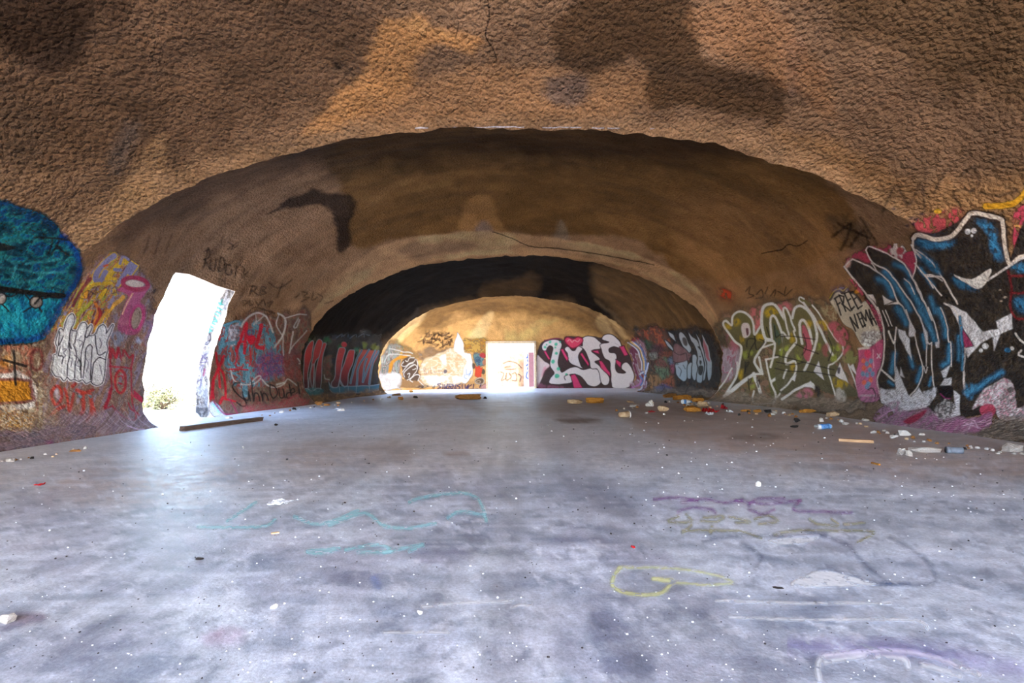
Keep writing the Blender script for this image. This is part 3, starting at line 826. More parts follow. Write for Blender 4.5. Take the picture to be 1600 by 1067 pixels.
# ---- second dome, left: GET piece, bucket, white bubble letters, red letters
c = Canvas(66, 388, 246, 694, 0.9)
LAV, YEL, MAR, ORG, PNK = (124, 120, 152), (196, 160, 34), (104, 38, 46), (192, 112, 46), (166, 76, 112)
c.S([(70, 530), (88, 500), (120, 448), (140, 420), (168, 398), (196, 402), (222, 420), (236, 470), (240, 520), (222, 600), (226, 650), (245, 676), (90, 700), (66, 620)], [(128, 98, 84), (150, 120, 104), (138, 88, 80), (158, 140, 128), (120, 96, 92), (146, 128, 140)], 5, 16, .75, 6, .35, 6)
c.S([(76, 520), (92, 496), (124, 446), (150, 412), (176, 396), (206, 414), (196, 450), (180, 478), (164, 512), (130, 515)], [MAR, (150, 110, 60), LAV, YEL, (120, 84, 50), ORG, (150, 150, 60)], 4, 14, .85, 3, .55, 7)
c.T(70, 380, 7.622)
c.L([(820, 150), (720, 225), (620, 345), (600, 430), (660, 440), (720, 345)], 88, YEL, .8, .8); c.L([(820, 150), (720, 225), (620, 345), (600, 430), (660, 440), (720, 345)], 66, LAV, 1, .7); c.L([(700, 270), (740, 255)], 24, (190, 80, 40))
c.L([(940, 185), (880, 250), (800, 330), (740, 420)], 62, YEL); c.L([(920, 200), (985, 240)], 46, YEL); c.L([(830, 310), (900, 320)], 40, LAV); c.L([(745, 420), (830, 420)], 40, YEL); c.L([(890, 240), (930, 160), (990, 190)], 34, LAV, .9)
c.P([(985, 240), (1030, 205), (1115, 265), (1030, 400), (985, 370), (880, 520), (830, 510), (940, 330)], LAV, 1, .7, False); c.L([(1030, 205), (1115, 265), (1025, 400), (985, 375), (870, 540)], 14, YEL, .95, .5, False, False)
for p, w, cc in (([(540, 420), (430, 560), (330, 740)], 40, MAR), ([(650, 480), (560, 500), (470, 600), (400, 760)], 44, YEL), ([(500, 580), (480, 640)], 46, (220, 140, 40)), ([(560, 690), (470, 780), (380, 850)], 40, (150, 150, 50)),
              ([(720, 560), (650, 640)], 50, YEL), ([(590, 700), (630, 800), (570, 1000)], 34, ORG), ([(640, 780), (660, 860), (610, 960)], 40, (150, 40, 40)), ([(930, 640), (820, 740), (720, 840), (600, 1040)], 46, (200, 150, 60)), ([(820, 640), (760, 760)], 40, LAV), ([(780, 470), (700, 480)], 46, YEL)):
    c.L(p, w, cc, .92)
for p in ([(470, 640), (450, 600), (520, 560), (500, 650), (430, 660)], [(560, 540), (600, 520), (600, 600), (560, 600)], [(640, 640), (600, 700), (560, 680)], [(700, 540), (760, 520), (700, 640)], [(800, 540), (840, 520), (850, 580), (800, 600)], [(520, 560), (600, 610)]): c.L(p, 11, (60, 50, 50), .8)
c.P([(930, 520), (1210, 520), (1180, 620), (1130, 690), (1195, 760), (1190, 920), (1100, 1080), (940, 1080), (860, 1000), (950, 720), (990, 620), (860, 560)], PNK, .95, 1.2, c2=(150, 70, 100), ax=(1050, 540, 1000, 1050))
c.L([(1040, 600), (960, 740), (920, 840)], 18, (205, 160, 130), .8); c.P([(880, 880), (1010, 890), (1000, 960), (880, 960)], (176, 110, 120), .6, 2)
c.E(1075, 480, 150, 70, (150, 48, 76), 1, 52, .9, 8); c.E(1070, 480, 108, 40, (190, 176, 166), 1, None, .8, 8)
c.E(1090, 890, 62, 140, (150, 130, 112), 1, None, .8, 12); c.E(1090, 890, 72, 150, (172, 66, 108), 1, 34, .8, 12); c.E(1075, 900, 48, 120, (92, 62, 58), .8, 10, .6, 12)
for p in ([(1300, 560), (1320, 540), (1290, 590)], [(1280, 640), (1310, 700)], [(1260, 780), (1250, 820)]): c.L(p, 12, (60, 60, 66), .6)
c.T(70, 480, 5.333)
c.P([(560, 200), (660, 220), (670, 300), (560, 330), (540, 270)], (124, 130, 148), .75, 3); c.P([(770, 250), (810, 270), (790, 300), (760, 290)], (150, 158, 186), .8, 2)
c.S([(900, 60), (950, 20), (880, 220), (840, 330), (850, 160)], [(138, 104, 140), (120, 100, 130), (150, 120, 130)], 4, 10, .8, 3, 0, 8)
# white bubble letters
ukne = [(230, 60), (242, 110), (215, 185), (265, 200), (298, 142), (330, 128), (346, 150), (345, 190), (384, 148), (386, 180), (362, 235), (415, 230), (448, 172), (488, 150), (506, 180), (510, 222), (562, 146), (545, 205), (508, 290), (520, 350), (506, 400), (500, 450), (492, 540), (480, 622), (440, 650), (402, 638), (378, 615), (342, 632), (312, 602), (280, 616), (242, 598), (208, 606), (182, 580), (155, 612), (130, 578), (92, 572), (64, 540), (60, 490), (76, 420), (74, 402), (98, 388), (106, 330), (92, 290), (120, 190), (142, 186), (152, 200), (180, 112), (212, 62)]
c.L(ukne, 30, (218, 214, 220), .9, .6, True); c.L(ukne, 17, BLK, 1, .4, True); c.P(ukne, (202, 198, 208), 1, .5)
for p in ([(214, 190), (196, 300), (204, 380), (190, 470), (184, 575)], [(120, 205), (112, 320), (150, 240)], [(128, 330), (112, 400), (150, 410), (140, 470)], [(240, 320), (262, 400), (250, 480), (242, 590)], [(265, 205), (250, 290), (235, 310)], [(345, 195), (320, 300), (300, 420), (300, 590)], [(392, 330), (372, 310), (340, 350), (330, 470), (318, 590)], [(392, 330), (384, 450), (376, 605)], [(418, 235), (424, 320), (446, 398), (505, 372)], [(500, 432), (450, 420), (406, 470), (392, 540), (385, 620)], [(362, 235), (345, 250), (330, 240)]):
    c.L(p, 10, BLK, .95, .4)
for p in ([(150, 350), (180, 350), (150, 380), (170, 400), (140, 440)], [(200, 420), (225, 430), (215, 500)], [(270, 270), (310, 290), (290, 330)], [(245, 400), (280, 430), (260, 480), (290, 500)], [(340, 430), (360, 470), (345, 540)], [(450, 260), (470, 300), (455, 340)], [(455, 480), (470, 560)], [(300, 240), (285, 260)]): c.L(p, 7, (58, 52, 60), .85, .4)
for p in ([(285, 440), (300, 470), (295, 520)], [(200, 300), (215, 340)]): c.L(p, 16, BLK, .9, .5)
# red letters under them
RED = (160, 46, 34)
for p, w in (([(58, 770), (55, 700), (110, 655), (140, 740), (95, 815), (62, 770)], 26), ([(60, 890), (110, 850), (155, 825)], 30), ([(165, 680), (190, 780), (205, 870), (238, 720)], 24), ([(230, 660), (250, 640)], 30), ([(265, 690), (330, 715)], 30), ([(310, 720), (318, 850), (300, 890)], 34), ([(340, 712), (400, 690)], 26), ([(372, 730), (395, 860), (350, 945)], 34), ([(410, 840), (420, 910)], 20)):
    c.L(p, w, RED, .85, 1.2)
c.P([(270, 735), (310, 735), (300, 760)], (60, 120, 130), .8, 1); c.P([(355, 730), (390, 735), (380, 760)], (60, 120, 130), .8, 1); c.P([(80, 700), (110, 690), (100, 780)], (170, 160, 170), .7, 1.5)
# red figure by the doorway
CRM = (150, 24, 44)
for p, w in (([(535, 330), (545, 500), (552, 690), (500, 835)], 16), ([(538, 495), (640, 500), (715, 512)], 16), ([(715, 512), (728, 790), (760, 905), (730, 945), (640, 905), (560, 820)], 14), ([(600, 400), (615, 350), (640, 440), (660, 360), (700, 420), (735, 400), (715, 500)], 18), ([(545, 420), (560, 350), (590, 420), (610, 340)], 26), ([(695, 800), (720, 850), (790, 900)], 14), ([(500, 840), (530, 760), (550, 680)], 30), ([(520, 840), (560, 830), (600, 900)], 10)):
    c.L(p, w, CRM, .85, .8)
c.E(628, 620, 44, 95, (160, 34, 42), .9, 22, .8); c.L([(610, 580), (640, 570), (650, 600)], 10, CRM); c.L([(615, 630), (640, 640)], 14, CRM); c.P([(655, 410), (670, 440), (650, 470), (640, 430)], (150, 122, 100), .9, 1)
c.P([(738, 690), (812, 750), (812, 802), (735, 745)], (168, 22, 56), .95, .9, False)
c.S([(40, 930), (200, 890), (500, 850), (740, 900), (840, 890), (915, 1010), (640, 1060), (0, 1067)], [(112, 92, 100), (140, 118, 122), (124, 98, 118), (156, 140, 146), (104, 86, 92)], 3, 30, .75, 5, .9, 9)
for k in range(10):
    x = 430 + k * 40; c.L([(x, 870), (x + 50, 950), (x + 120, 1000)], 6, ((176, 160, 172), (92, 66, 84))[k % 2], .5, .7)
c.L([(690, 990), (760, 1015), (830, 1020)], 10, (196, 170, 200), .7)
skin(c, (1, 2), wall_mid, 'graffiti_bubble_letters', 'white bubble letters among yellow, pink and red paint beside the doorway', M_paintf, 1.55)

# ---- second dome, left, beyond the doorway
c = Canvas(318, 446, 486, 662, 0.9)
c.T(300, 440, 4.85)
reg = [(200, 340), (300, 300), (420, 250), (510, 225), (640, 235), (760, 240), (890, 215), (905, 600), (905, 900), (620, 985), (350, 1030), (105, 1030), (115, 800), (150, 600), (205, 480)]
c.S(reg, [(112, 84, 70), (118, 70, 62), (128, 96, 80), (110, 94, 80), (100, 74, 66)], 6, 12, .8, 6, .1, 11)
c.S([(210, 360), (340, 300), (480, 300), (610, 380), (680, 520), (690, 700), (560, 770), (400, 790), (300, 760), (200, 560)], [(64, 108, 122), (84, 128, 140), (136, 56, 60), (110, 70, 70), (70, 120, 134), (128, 74, 70)], 7, 14, .85, 3, .1, 12)
c.S([(690, 540), (820, 500), (840, 720), (760, 760), (690, 720)], [(120, 50, 52), (112, 60, 56), (106, 66, 70)], 6, 9, .7, 5, 0, 13)
c.S([(510, 560), (650, 540), (690, 700), (600, 740), (500, 720)], [(84, 50, 98), (112, 56, 104), (64, 64, 108), (130, 66, 88)], 4, 5, .75, 5, 0, 14)
c.S([(280, 350), (360, 320), (350, 420), (290, 480)], [(186, 182, 186), (150, 150, 160), (120, 100, 100)], 3, 4, .8, 2, 0, 15)
TEAL = (74, 124, 140)
for p, w in (([(240, 330), (340, 300), (370, 330)], 20), ([(210, 500), (260, 470), (330, 460)], 26), ([(270, 600), (310, 640), (280, 650), (250, 620), (270, 590)], 22), ([(370, 500), (380, 600)], 40), ([(430, 640), (420, 760)], 30), ([(470, 330), (500, 350)], 40), ([(560, 400), (580, 500)], 30), ([(300, 690), (360, 720), (340, 740)], 16), ([(400, 790), (400, 860)], 40)): c.L(p, w, TEAL, .85, 1)
GRY = (168, 164, 160)
for p, w in (([(370, 340), (430, 262), (510, 235), (575, 285), (612, 385)], 13), ([(485, 300), (470, 330)], 8), ([(480, 250), (490, 320)], 6), ([(540, 260), (490, 310)], 6), ([(650, 240), (705, 282), (692, 400), (622, 500)], 14), ([(655, 250), (640, 330), (680, 400)], 8), ([(702, 275), (800, 250), (868, 250)], 7), ([(805, 280), (770, 342), (790, 345), (815, 290)], 9), ([(765, 378), (745, 500), (735, 540)], 12), ([(868, 370), (740, 520)], 7), ([(690, 400), (690, 560)], 6), ([(290, 660), (312, 742), (395, 782), (470, 772), (520, 728), (498, 716), (440, 770)], 9), ([(528, 740), (600, 800), (690, 782), (725, 738), (790, 785)], 9), ([(640, 780), (700, 765)], 14), ([(800, 580), (820, 610), (810, 620)], 8)): c.L(p, w, GRY, .85, .6)
R2 = (164, 20, 36)
for p, w in (([(335, 525), (375, 420), (412, 315), (405, 420), (395, 540)], 24), ([(350, 462), (402, 452)], 18), ([(525, 330), (505, 420), (490, 492), (540, 505)], 28), ([(345, 530), (332, 640), (372, 648)], 10), ([(440, 500), (445, 600), (430, 640)], 9), ([(285, 665), (420, 665)], 12), ([(242, 565), (205, 650), (160, 745), (150, 850), (118, 930)], 22), ([(180, 540), (200, 650), (240, 705), (255, 890)], 18), ([(200, 660), (212, 800)], 16), ([(165, 760), (160, 890)], 12), ([(215, 360), (205, 440)], 12), ([(250, 890), (330, 910)], 14), ([(212, 920), (235, 880)], 24)): c.L(p, w, R2, .92, .7)
c.P([(450, 480), (415, 440), (420, 405), (450, 400), (480, 420), (480, 450)], (176, 24, 44), 1); c.E(440, 385, 24, 20, (70, 50, 90), .8, 8)
for p in ([(362, 770), (325, 765), (305, 800), (340, 850), (400, 900), (408, 942), (375, 945), (338, 915)], [(382, 835), (395, 885), (425, 900), (425, 835), (440, 905)], [(448, 755), (465, 905), (472, 850), (498, 850), (512, 905)], [(520, 835), (535, 905), (535, 850), (556, 850), (578, 900)], [(590, 780), (592, 840), (612, 885), (645, 850), (630, 800), (592, 780)], [(655, 815), (668, 878), (698, 870), (690, 812), (705, 880)], [(745, 838), (716, 850), (720, 885), (748, 870), (736, 780), (752, 880)], [(748, 848), (775, 832), (762, 808), (745, 835), (760, 862), (795, 842)], [(800, 765), (808, 800), (816, 850)], [(818, 868), (820, 874)]):
    c.L(p, 10, (22, 20, 22), .95, .5)
c.S([(420, 960), (640, 900), (860, 870), (880, 930), (600, 975), (420, 1010)], [(150, 76, 80), (140, 96, 90), (160, 66, 74)], 4, 6, .6, 4, .8, 16)
c.P([(108, 1030), (125, 930), (160, 905), (205, 945), (262, 1025)], (196, 206, 220), .95, 1.2, False); c.P([(150, 930), (185, 930), (225, 985), (195, 990)], (110, 176, 212), .8, 2)
c.L([(162, 905), (240, 1000), (345, 1010)], 14, (130, 36, 70), .85, .8); c.L([(280, 890), (312, 940), (342, 1005)], 12, (130, 36, 70), .85, .8); c.L([(60, 960), (80, 990)], 12, (140, 130, 130), .6)
skin(c, (2,), wall_mid, 'graffiti_heart_letters', 'red letters and heart over teal paint, black handwriting below', M_paintf, 1.65)

# faded handwriting on the second vault
c = Canvas(210, 350, 580, 500, 1.0)
DK = (52, 42, 36)
c.T(300, 360, 3.334)
def writ(cv, strokes, w, col, a, soft=.9):
    for p in strokes: cv.L(p, w, col, a, soft)
writ(c, ([(60, 190), (85, 90)], [(62, 110), (92, 100), (86, 140), (60, 150)], [(66, 150), (90, 200)], [(98, 150), (96, 200), (118, 205), (124, 150)], [(136, 215), (150, 140), (168, 160), (165, 200), (136, 216)], [(200, 180), (180, 180), (176, 225), (200, 230), (204, 208)], [(232, 190), (220, 240)], [(250, 180), (262, 190)], [(272, 200), (266, 245), (290, 215)], [(190, 60), (215, 80), (200, 100), (235, 80)], [(160, 30), (150, 60)], [(180, 100), (240, 60)]), 8, DK, .55, 1.0)
writ(c, ([(300, 335), (318, 285)], [(304, 290), (335, 292), (325, 312), (305, 315)], [(312, 315), (345, 335)], [(355, 335), (362, 295), (385, 300), (366, 314), (386, 326), (356, 336)], [(270, 380), (262, 365), (290, 370), (268, 390)], [(300, 365), (298, 388), (318, 384)], [(330, 365), (345, 390)], [(350, 385), (372, 360), (380, 390)], [(395, 380), (420, 372), (400, 395)], [(400, 270), (450, 300), (520, 255)], [(470, 275), (440, 350)], [(575, 320), (600, 325), (580, 345), (610, 350), (570, 370)], [(630, 320), (625, 365), (650, 345)], [(655, 330), (680, 345), (665, 370)], [(540, 350), (560, 330)], [(690, 380), (735, 365)], [(300, 420), (330, 400), (430, 430)]), 7, DK, .55, .9)
c.T(0, 0, 1)
writ(c, ([(225, 395), (232, 372)], [(240, 400), (250, 372)], [(258, 395), (268, 365)], [(238, 458), (246, 452)]), 3, (84, 50, 46), .4, 1.5)
skin(c, (2,), wall_mid, 'marker_scrawl', 'faded dark handwriting on the vault above the doorway', M_tag, 1.0)

# jamb paint
c = Canvas(296, 446, 372, 668, 0.9)
c.T(300, 440, 4.85)
c.S([(250, 60), (345, 45), (330, 120), (150, 420), (120, 700), (110, 1040), (20, 1040), (20, 700), (90, 380)], [(150, 150, 156), (186, 184, 188), (205, 202, 206), (120, 112, 110)], 4, 8, .8, 2, .3, 17)
for p in ([(230, 140), (215, 175)], [(205, 160), (235, 175)], [(195, 195), (230, 215)], [(190, 225), (215, 240)], [(175, 240), (200, 262)], [(165, 270), (190, 300), (160, 300)], [(150, 310), (175, 325)], [(135, 330), (160, 350)], [(120, 345), (150, 375)], [(140, 365), (130, 385)]): c.L(p, 11, (60, 160, 150), .9, .7)
c.E(112, 430, 30, 46, (50, 44, 62), .9, 9, .6, 10); c.L([(95, 470), (140, 440)], 8, (50, 44, 62))
for p in ([(60, 540), (110, 600), (60, 610), (110, 545), (70, 580), (115, 575)], [(60, 650), (85, 630), (70, 680)], [(45, 760), (70, 740), (60, 800)], [(95, 660), (88, 700)]): c.L(p, 8, (66, 52, 96), .85)
c.L([(100, 665), (90, 710)], 16, (140, 40, 80), .7); c.S([(30, 900), (100, 900), (110, 1030), (30, 1030)], [(60, 52, 48), (120, 104, 92), (170, 160, 150)], 4, 5, .8, 2, 0, 18)
skin(c, ('jamb',), door_1, 'graffiti_tags', 'teal and violet tags on the pale doorway jamb', M_paintf, 0.45)

# ---- dark dome, left: red finger letters
c = Canvas(462, 504, 612, 632, 0.8, 0.6)
c.T(460, 500, 7.619)
c.S([(100, 300), (200, 200), (400, 160), (700, 140), (1000, 160), (1040, 330), (1010, 800), (900, 880), (400, 890), (100, 850)], [(40, 34, 30), (60, 44, 34), (52, 60, 44), (74, 52, 38), (34, 40, 50)], 6, 12, .75, 3, 0, 21)
for x, y, cc in ((205, 215, (24, 96, 60)), (390, 240, (20, 100, 56)), (460, 185, (26, 44, 60)), (820, 305, (110, 124, 40)), (960, 325, (120, 120, 40)), (560, 330, (30, 100, 60)), (740, 370, (60, 120, 90))): c.E(x, y, 48, 44, cc, .7, None, 2.5)
for p in ([(500, 210), (570, 160), (560, 200)], [(580, 190), (640, 155), (640, 200)], [(660, 220), (730, 170), (740, 200)], [(760, 200), (820, 160), (830, 200)], [(850, 170), (900, 180)]): c.L(p, 9, (90, 104, 118), .6)
RT, RB_, OUT = (176, 52, 52), (62, 18, 26), (138, 146, 152)
def finger(pts): c.P(pts, RT, 1, .6, c2=RB_, ax=(500, 420, 480, 760)); c.L(pts, 8, OUT, .85, .45, True)
finger([(112, 815), (118, 420), (185, 268), (228, 265), (205, 420), (160, 620), (160, 820)])
finger([(165, 815), (205, 500), (262, 250), (330, 256), (300, 420), (240, 520), (215, 830)])
finger([(245, 815), (262, 560), (330, 300), (352, 268), (380, 280), (372, 310), (330, 460), (312, 815)])
c.L([(200, 800), (190, 640), (222, 520), (240, 640), (215, 820)], 8, OUT, .8)
c.S([(330, 500), (440, 400), (430, 700), (340, 720)], [(120, 60, 50), (104, 84, 60), (90, 50, 44)], 4, 6, .7, 2, 0, 22); c.L([(352, 650), (365, 700), (410, 715)], 12, (160, 160, 150), .8)
c.E(590, 292, 32, 32, (176, 40, 48), 1)
finger([(520, 352), (560, 328), (602, 345), (580, 450), (545, 650), (522, 785), (482, 808), (440, 785), (440, 745), (478, 680), (492, 500)])
finger([(640, 372), (690, 355), (716, 372), (692, 520), (642, 650), (632, 772), (590, 790), (552, 762), (548, 650), (592, 520)])
c.P([(772, 350), (1005, 365), (985, 450), (930, 560), (905, 775), (640, 785), (680, 640), (760, 430)], (168, 66, 48), 1, .6, False, c2=(78, 22, 34), ax=(800, 400, 780, 760))
for p in ([(800, 360), (740, 480), (690, 640), (670, 750)], [(890, 355), (760, 560), (745, 700), (735, 840)], [(860, 460), (830, 560), (815, 740)], [(960, 365), (880, 560), (815, 735)], [(1000, 372), (930, 520), (890, 760)]): c.L(p, 26, (96, 122, 134), .9, .5); c.L(p, 10, (60, 84, 96), .9, .4)
c.P([(400, 738), (440, 802), (540, 795), (640, 788), (890, 782), (1012, 762), (1005, 830), (890, 862), (640, 868), (480, 872), (420, 825)], (40, 84, 100), 1, .6, False); c.L([(405, 742), (440, 800), (520, 795), (540, 720), (590, 795), (640, 788), (890, 782), (1010, 764)], 8, OUT, .85); c.L([(420, 828), (480, 872), (640, 866), (890, 862), (1004, 830)], 7, OUT, .7)
for x in (535, 640, 735, 890): c.L([(x, 790), (x + 4, 862)], 7, OUT, .7)
c.P([(110, 820), (320, 815), (330, 880), (150, 895)], (44, 92, 100), .85, 1.2); c.L([(112, 820), (150, 818), (210, 850), (260, 815), (320, 820)], 7, OUT, .8)
c.S([(180, 890), (420, 860), (1010, 840), (1150, 900), (560, 990), (300, 1010)], [(110, 84, 56), (134, 104, 70), (96, 74, 54)], 10, 4, .8, 3, 0, 23)
skin(c, (3,), wall_dark, 'graffiti_finger_letters', 'tall red letters with grey outlines on the left of the dark vault', M_paintf, 1.5, maxjump=1.5)

# ---- end wall, left of its doorway
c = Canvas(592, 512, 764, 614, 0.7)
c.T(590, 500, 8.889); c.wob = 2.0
c.S([(20, 640), (60, 470), (150, 345), (290, 335), (345, 470), (310, 700), (300, 780), (10, 800)], [(150, 160, 156), (196, 176, 170), (120, 140, 130), (206, 196, 186), (150, 130, 120), (176, 190, 180)], 4, 20, .85, 2, 0, 31)
c.S([(150, 300), (330, 290), (560, 420), (600, 560), (340, 520), (200, 420)], [(206, 150, 90), (130, 140, 90), (186, 120, 70), (160, 150, 130)], 6, 5, .6, 3, 0, 32)
c.L([(165, 735), (180, 640), (225, 560), (300, 525), (390, 500)], 44, (228, 156, 44), .95, .8); c.L([(300, 510), (330, 440)], 40, (226, 170, 60), .7, 1)
for p in ([(170, 400), (300, 420), (480, 460)], [(130, 500), (180, 470), (330, 480), (450, 500)], [(130, 500), (100, 600)]): c.L(p, 12, (236, 234, 226), .95)
c.P([(320, 580), (380, 530), (470, 515), (530, 545), (582, 660), (560, 740), (592, 830), (480, 862), (360, 802), (340, 700)], (104, 82, 66), .95, .8); c.P([(290, 830), (360, 820), (560, 860), (640, 910), (520, 940), (290, 920)], (176, 136, 92), .85, 1.2)
for p in ([(350, 570), (320, 620), (380, 640), (500, 580), (520, 540)], [(340, 720), (400, 650), (500, 590)], [(370, 790), (360, 730), (440, 660), (520, 610), (540, 680), (480, 780), (410, 830)], [(540, 540), (560, 600), (540, 680)], [(480, 860), (450, 820), (520, 770), (580, 790), (560, 850)], [(380, 560), (420, 580), (440, 530), (500, 520)], [(570, 840), (650, 920)], [(410, 740), (440, 730), (430, 790)], [(480, 680), (520, 660)]): c.L(p, 10, (240, 234, 224), .95, .45)
c.S([(640, 190), (760, 160), (1010, 150), (1020, 300), (960, 390), (760, 370), (560, 320)], [(90, 62, 40), (120, 86, 54), (170, 126, 80), (200, 156, 104)], 6, 5, .8, 3, .3, 33, .42)
for p in ([(650, 250), (680, 190), (670, 240), (710, 230), (720, 210)], [(740, 240), (790, 210), (780, 250)], [(830, 250), (850, 190)], [(560, 300), (640, 270), (640, 330)], [(680, 320), (760, 300), (840, 270)], [(880, 230), (950, 200), (1000, 170)], [(890, 280), (920, 360), (960, 300)]): c.L(p, 13, (84, 58, 40), .8, .7)
c.S([(1200, 280), (1500, 300), (1510, 520), (1320, 470), (1200, 420)], [(214, 160, 60), (196, 140, 70), (160, 130, 80), (226, 180, 90)], 6, 5, .8, 3, 0, 34)
c.S([(560, 420), (760, 380), (960, 400), (860, 470), (640, 540)], [(150, 130, 120), (196, 150, 100), (120, 110, 100)], 5, 4, .6, 3, 0, 35)
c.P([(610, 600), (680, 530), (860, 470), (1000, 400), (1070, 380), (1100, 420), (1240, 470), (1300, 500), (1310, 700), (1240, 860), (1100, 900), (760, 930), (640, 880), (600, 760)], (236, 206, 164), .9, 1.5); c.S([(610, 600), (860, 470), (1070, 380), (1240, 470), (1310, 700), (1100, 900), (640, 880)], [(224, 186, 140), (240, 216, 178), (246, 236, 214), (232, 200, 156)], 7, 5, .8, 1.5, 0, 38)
WPATCH = (246, 246, 244)  # near-white patches laid over the pale fill
c.P([(1064, 420), (1066, 300), (1095, 215), (1105, 160), (1150, 235), (1192, 320), (1196, 440), (1290, 470), (1310, 560), (1300, 760), (1230, 870), (1160, 850), (1200, 700), (1230, 560), (1130, 470)], WPATCH, 1, .8)
c.P([(870, 520), (950, 480), (940, 620), (900, 600)], WPATCH, .9, 1.5); c.P([(640, 780), (760, 760), (960, 780), (1160, 800), (1150, 870), (900, 880), (780, 930), (680, 860)], WPATCH, .95, 2)
c.S([(-30, 800), (60, 760), (210, 740), (310, 760), (300, 920), (320, 950), (60, 965), (-30, 920)], [WPATCH, (236, 232, 224), WPATCH], 6, 6, .95, 2, 0, 39)
for p in ([(640, 740), (640, 670), (670, 690), (645, 705), (675, 735), (640, 742)], [(700, 680), (700, 735)], [(735, 660), (740, 730), (765, 728)], [(785, 660), (790, 725), (820, 715)], [(855, 700), (850, 735)], [(860, 695), (880, 700)], [(895, 700), (910, 730)]): c.L(p, 8, (150, 130, 130), .8, .5)
c.E(945, 712, 26, 24, (96, 88, 104), .9)
for p in ([(1210, 760), (1200, 800), (1240, 810)], [(1250, 690), (1230, 760), (1280, 740)], [(1290, 700), (1260, 780)]): c.L(p, 9, (90, 130, 190), .8)
c.S([(1340, 480), (1460, 470), (1490, 560), (1460, 640), (1350, 620)], [(86, 118, 134), (70, 96, 120), (110, 140, 140)], 5, 5, .95, 1.5, 0, 36)
c.E(1450, 490, 46, 30, (200, 70, 70), .95); c.E(1480, 580, 30, 40, (206, 130, 90), .8); c.E(1328, 640, 22, 34, (100, 80, 60), .9); c.E(1475, 720, 26, 40, (110, 96, 74), .9)
c.P([(1345, 640), (1380, 660), (1400, 630), (1430, 670), (1460, 660), (1450, 740), (1440, 800), (1390, 790), (1340, 770), (1350, 700)], (222, 82, 52), 1)
c.E(1420, 845, 60, 44, (110, 90, 70), 1); c.E(1420, 845, 64, 48, (240, 220, 190), .95, 10); c.E(1405, 850, 26, 20, (236, 200, 160), .8, 8)
c.P([(1440, 910), (1512, 880), (1512, 960), (1440, 965)], (226, 170, 160), .9, 1)
VIO = (78, 62, 118)
xs = [825, 885, 925, 985, 1040, 1110, 1165, 1225, 1265, 1330, 1395]
gl = [[(50, 0), (5, 15), (45, 45), (0, 75)], [(15, 0), (15, 75)], [(0, 0), (5, 75), (50, 0), (15, 40), (55, 75)], [(50, 5), (5, 10), (5, 70), (50, 65), (5, 40), (40, 38)], [(5, 75), (10, 0), (50, 70), (55, 0)], [(45, 5), (5, 20), (45, 45), (0, 75)], [(20, 10), (20, 75)], [(0, 0), (5, 75), (45, 0), (15, 40), (50, 75)], [(50, 5), (5, 30), (5, 70), (50, 65)], [(10, 0), (10, 72), (60, 68)], [(40, 0), (20, 50)]]
for x, g in zip(xs, gl): c.L([(x + a, 892 + b) for a, b in g], 13, VIO, .92, .5)
c.L([(760, 950), (790, 920), (780, 965)], 12, (90, 80, 80), .8); c.S([(530, 910), (680, 905), (680, 940), (540, 940)], [(110, 90, 70), (80, 70, 80), (180, 150, 110)], 4, 3, .9, 1, 0, 37)
skin(c, (4,), wall_end, 'graffiti_patchwork', 'patchwork of pale and orange paint with white patches left of the end doorway', M_paintd, 0.6, 0.015, 1.0)

# ---- end wall, right: LYFE
c = Canvas(838, 514, 1018, 616, 0.7)
c.T(750, 500, 5.926)
BK2 = (70, 54, 52)
c.P([(540, 640), (525, 560), (522, 380), (548, 250), (600, 190), (700, 172), (770, 185), (800, 150), (960, 155), (1060, 150), (1140, 160), (1190, 135), (1260, 150), (1310, 230), (1390, 330), (1425, 470), (1410, 600), (1380, 645)], BK2, 1, 1.0)
c.L([(600, 188), (700, 172), (760, 178)], 10, (160, 60, 90), .7)
c.P([(528, 340), (560, 350), (600, 390), (645, 422), (596, 470), (575, 540), (540, 600), (526, 600)], (208, 190, 184), 1); c.P([(590, 440), (640, 425), (600, 470), (575, 520)], (210, 120, 140), .7, 2)
c.P([(530, 580), (600, 600), (720, 610), (860, 635), (540, 640)], (150, 90, 110), .6, 2)
LW, LO = (214, 204, 200), (58, 42, 42)
ltr = [[(580, 262), (582, 235), (605, 205), (650, 190), (715, 190), (755, 225), (742, 280), (730, 330), (722, 400), (740, 460), (762, 484), (840, 442), (900, 440), (960, 462), (1040, 445), (1105, 475), (1124, 545), (1105, 598), (1050, 612), (1000, 590), (950, 532), (885, 500), (822, 506), (855, 545), (835, 582), (660, 588), (652, 545), (690, 492), (652, 420), (662, 340), (684, 262), (650, 232), (625, 250), (610, 282), (588, 280)],
       [(788, 268), (815, 248), (850, 285), (880, 285), (905, 242), (945, 262), (918, 302), (910, 350), (930, 420), (948, 442), (862, 412), (822, 375), (815, 310)],
       [(918, 236), (950, 240), (952, 168), (1000, 152), (1060, 165), (1120, 210), (1118, 258), (1050, 268), (1028, 290), (1070, 320), (1108, 360), (1062, 382), (1120, 442), (1194, 530), (1186, 590), (1152, 602), (1120, 560), (1092, 452), (1030, 442), (1018, 380), (980, 300), (955, 260)],
       [(1136, 180), (1145, 148), (1190, 134), (1240, 148), (1292, 200), (1300, 252), (1240, 240), (1192, 262), (1200, 302), (1250, 312), (1266, 345), (1250, 420), (1268, 480), (1320, 500), (1355, 485), (1312, 445), (1330, 404), (1372, 402), (1412, 470), (1424, 545), (1372, 622), (1240, 628), (1220, 580), (1214, 470), (1202, 382), (1152, 352), (1130, 272), (1118, 226), (1180, 214), (1192, 200)]]
for g in ltr: c.L(g, 15, LO, 1, .5, True); c.P(g, LW, 1, .5)
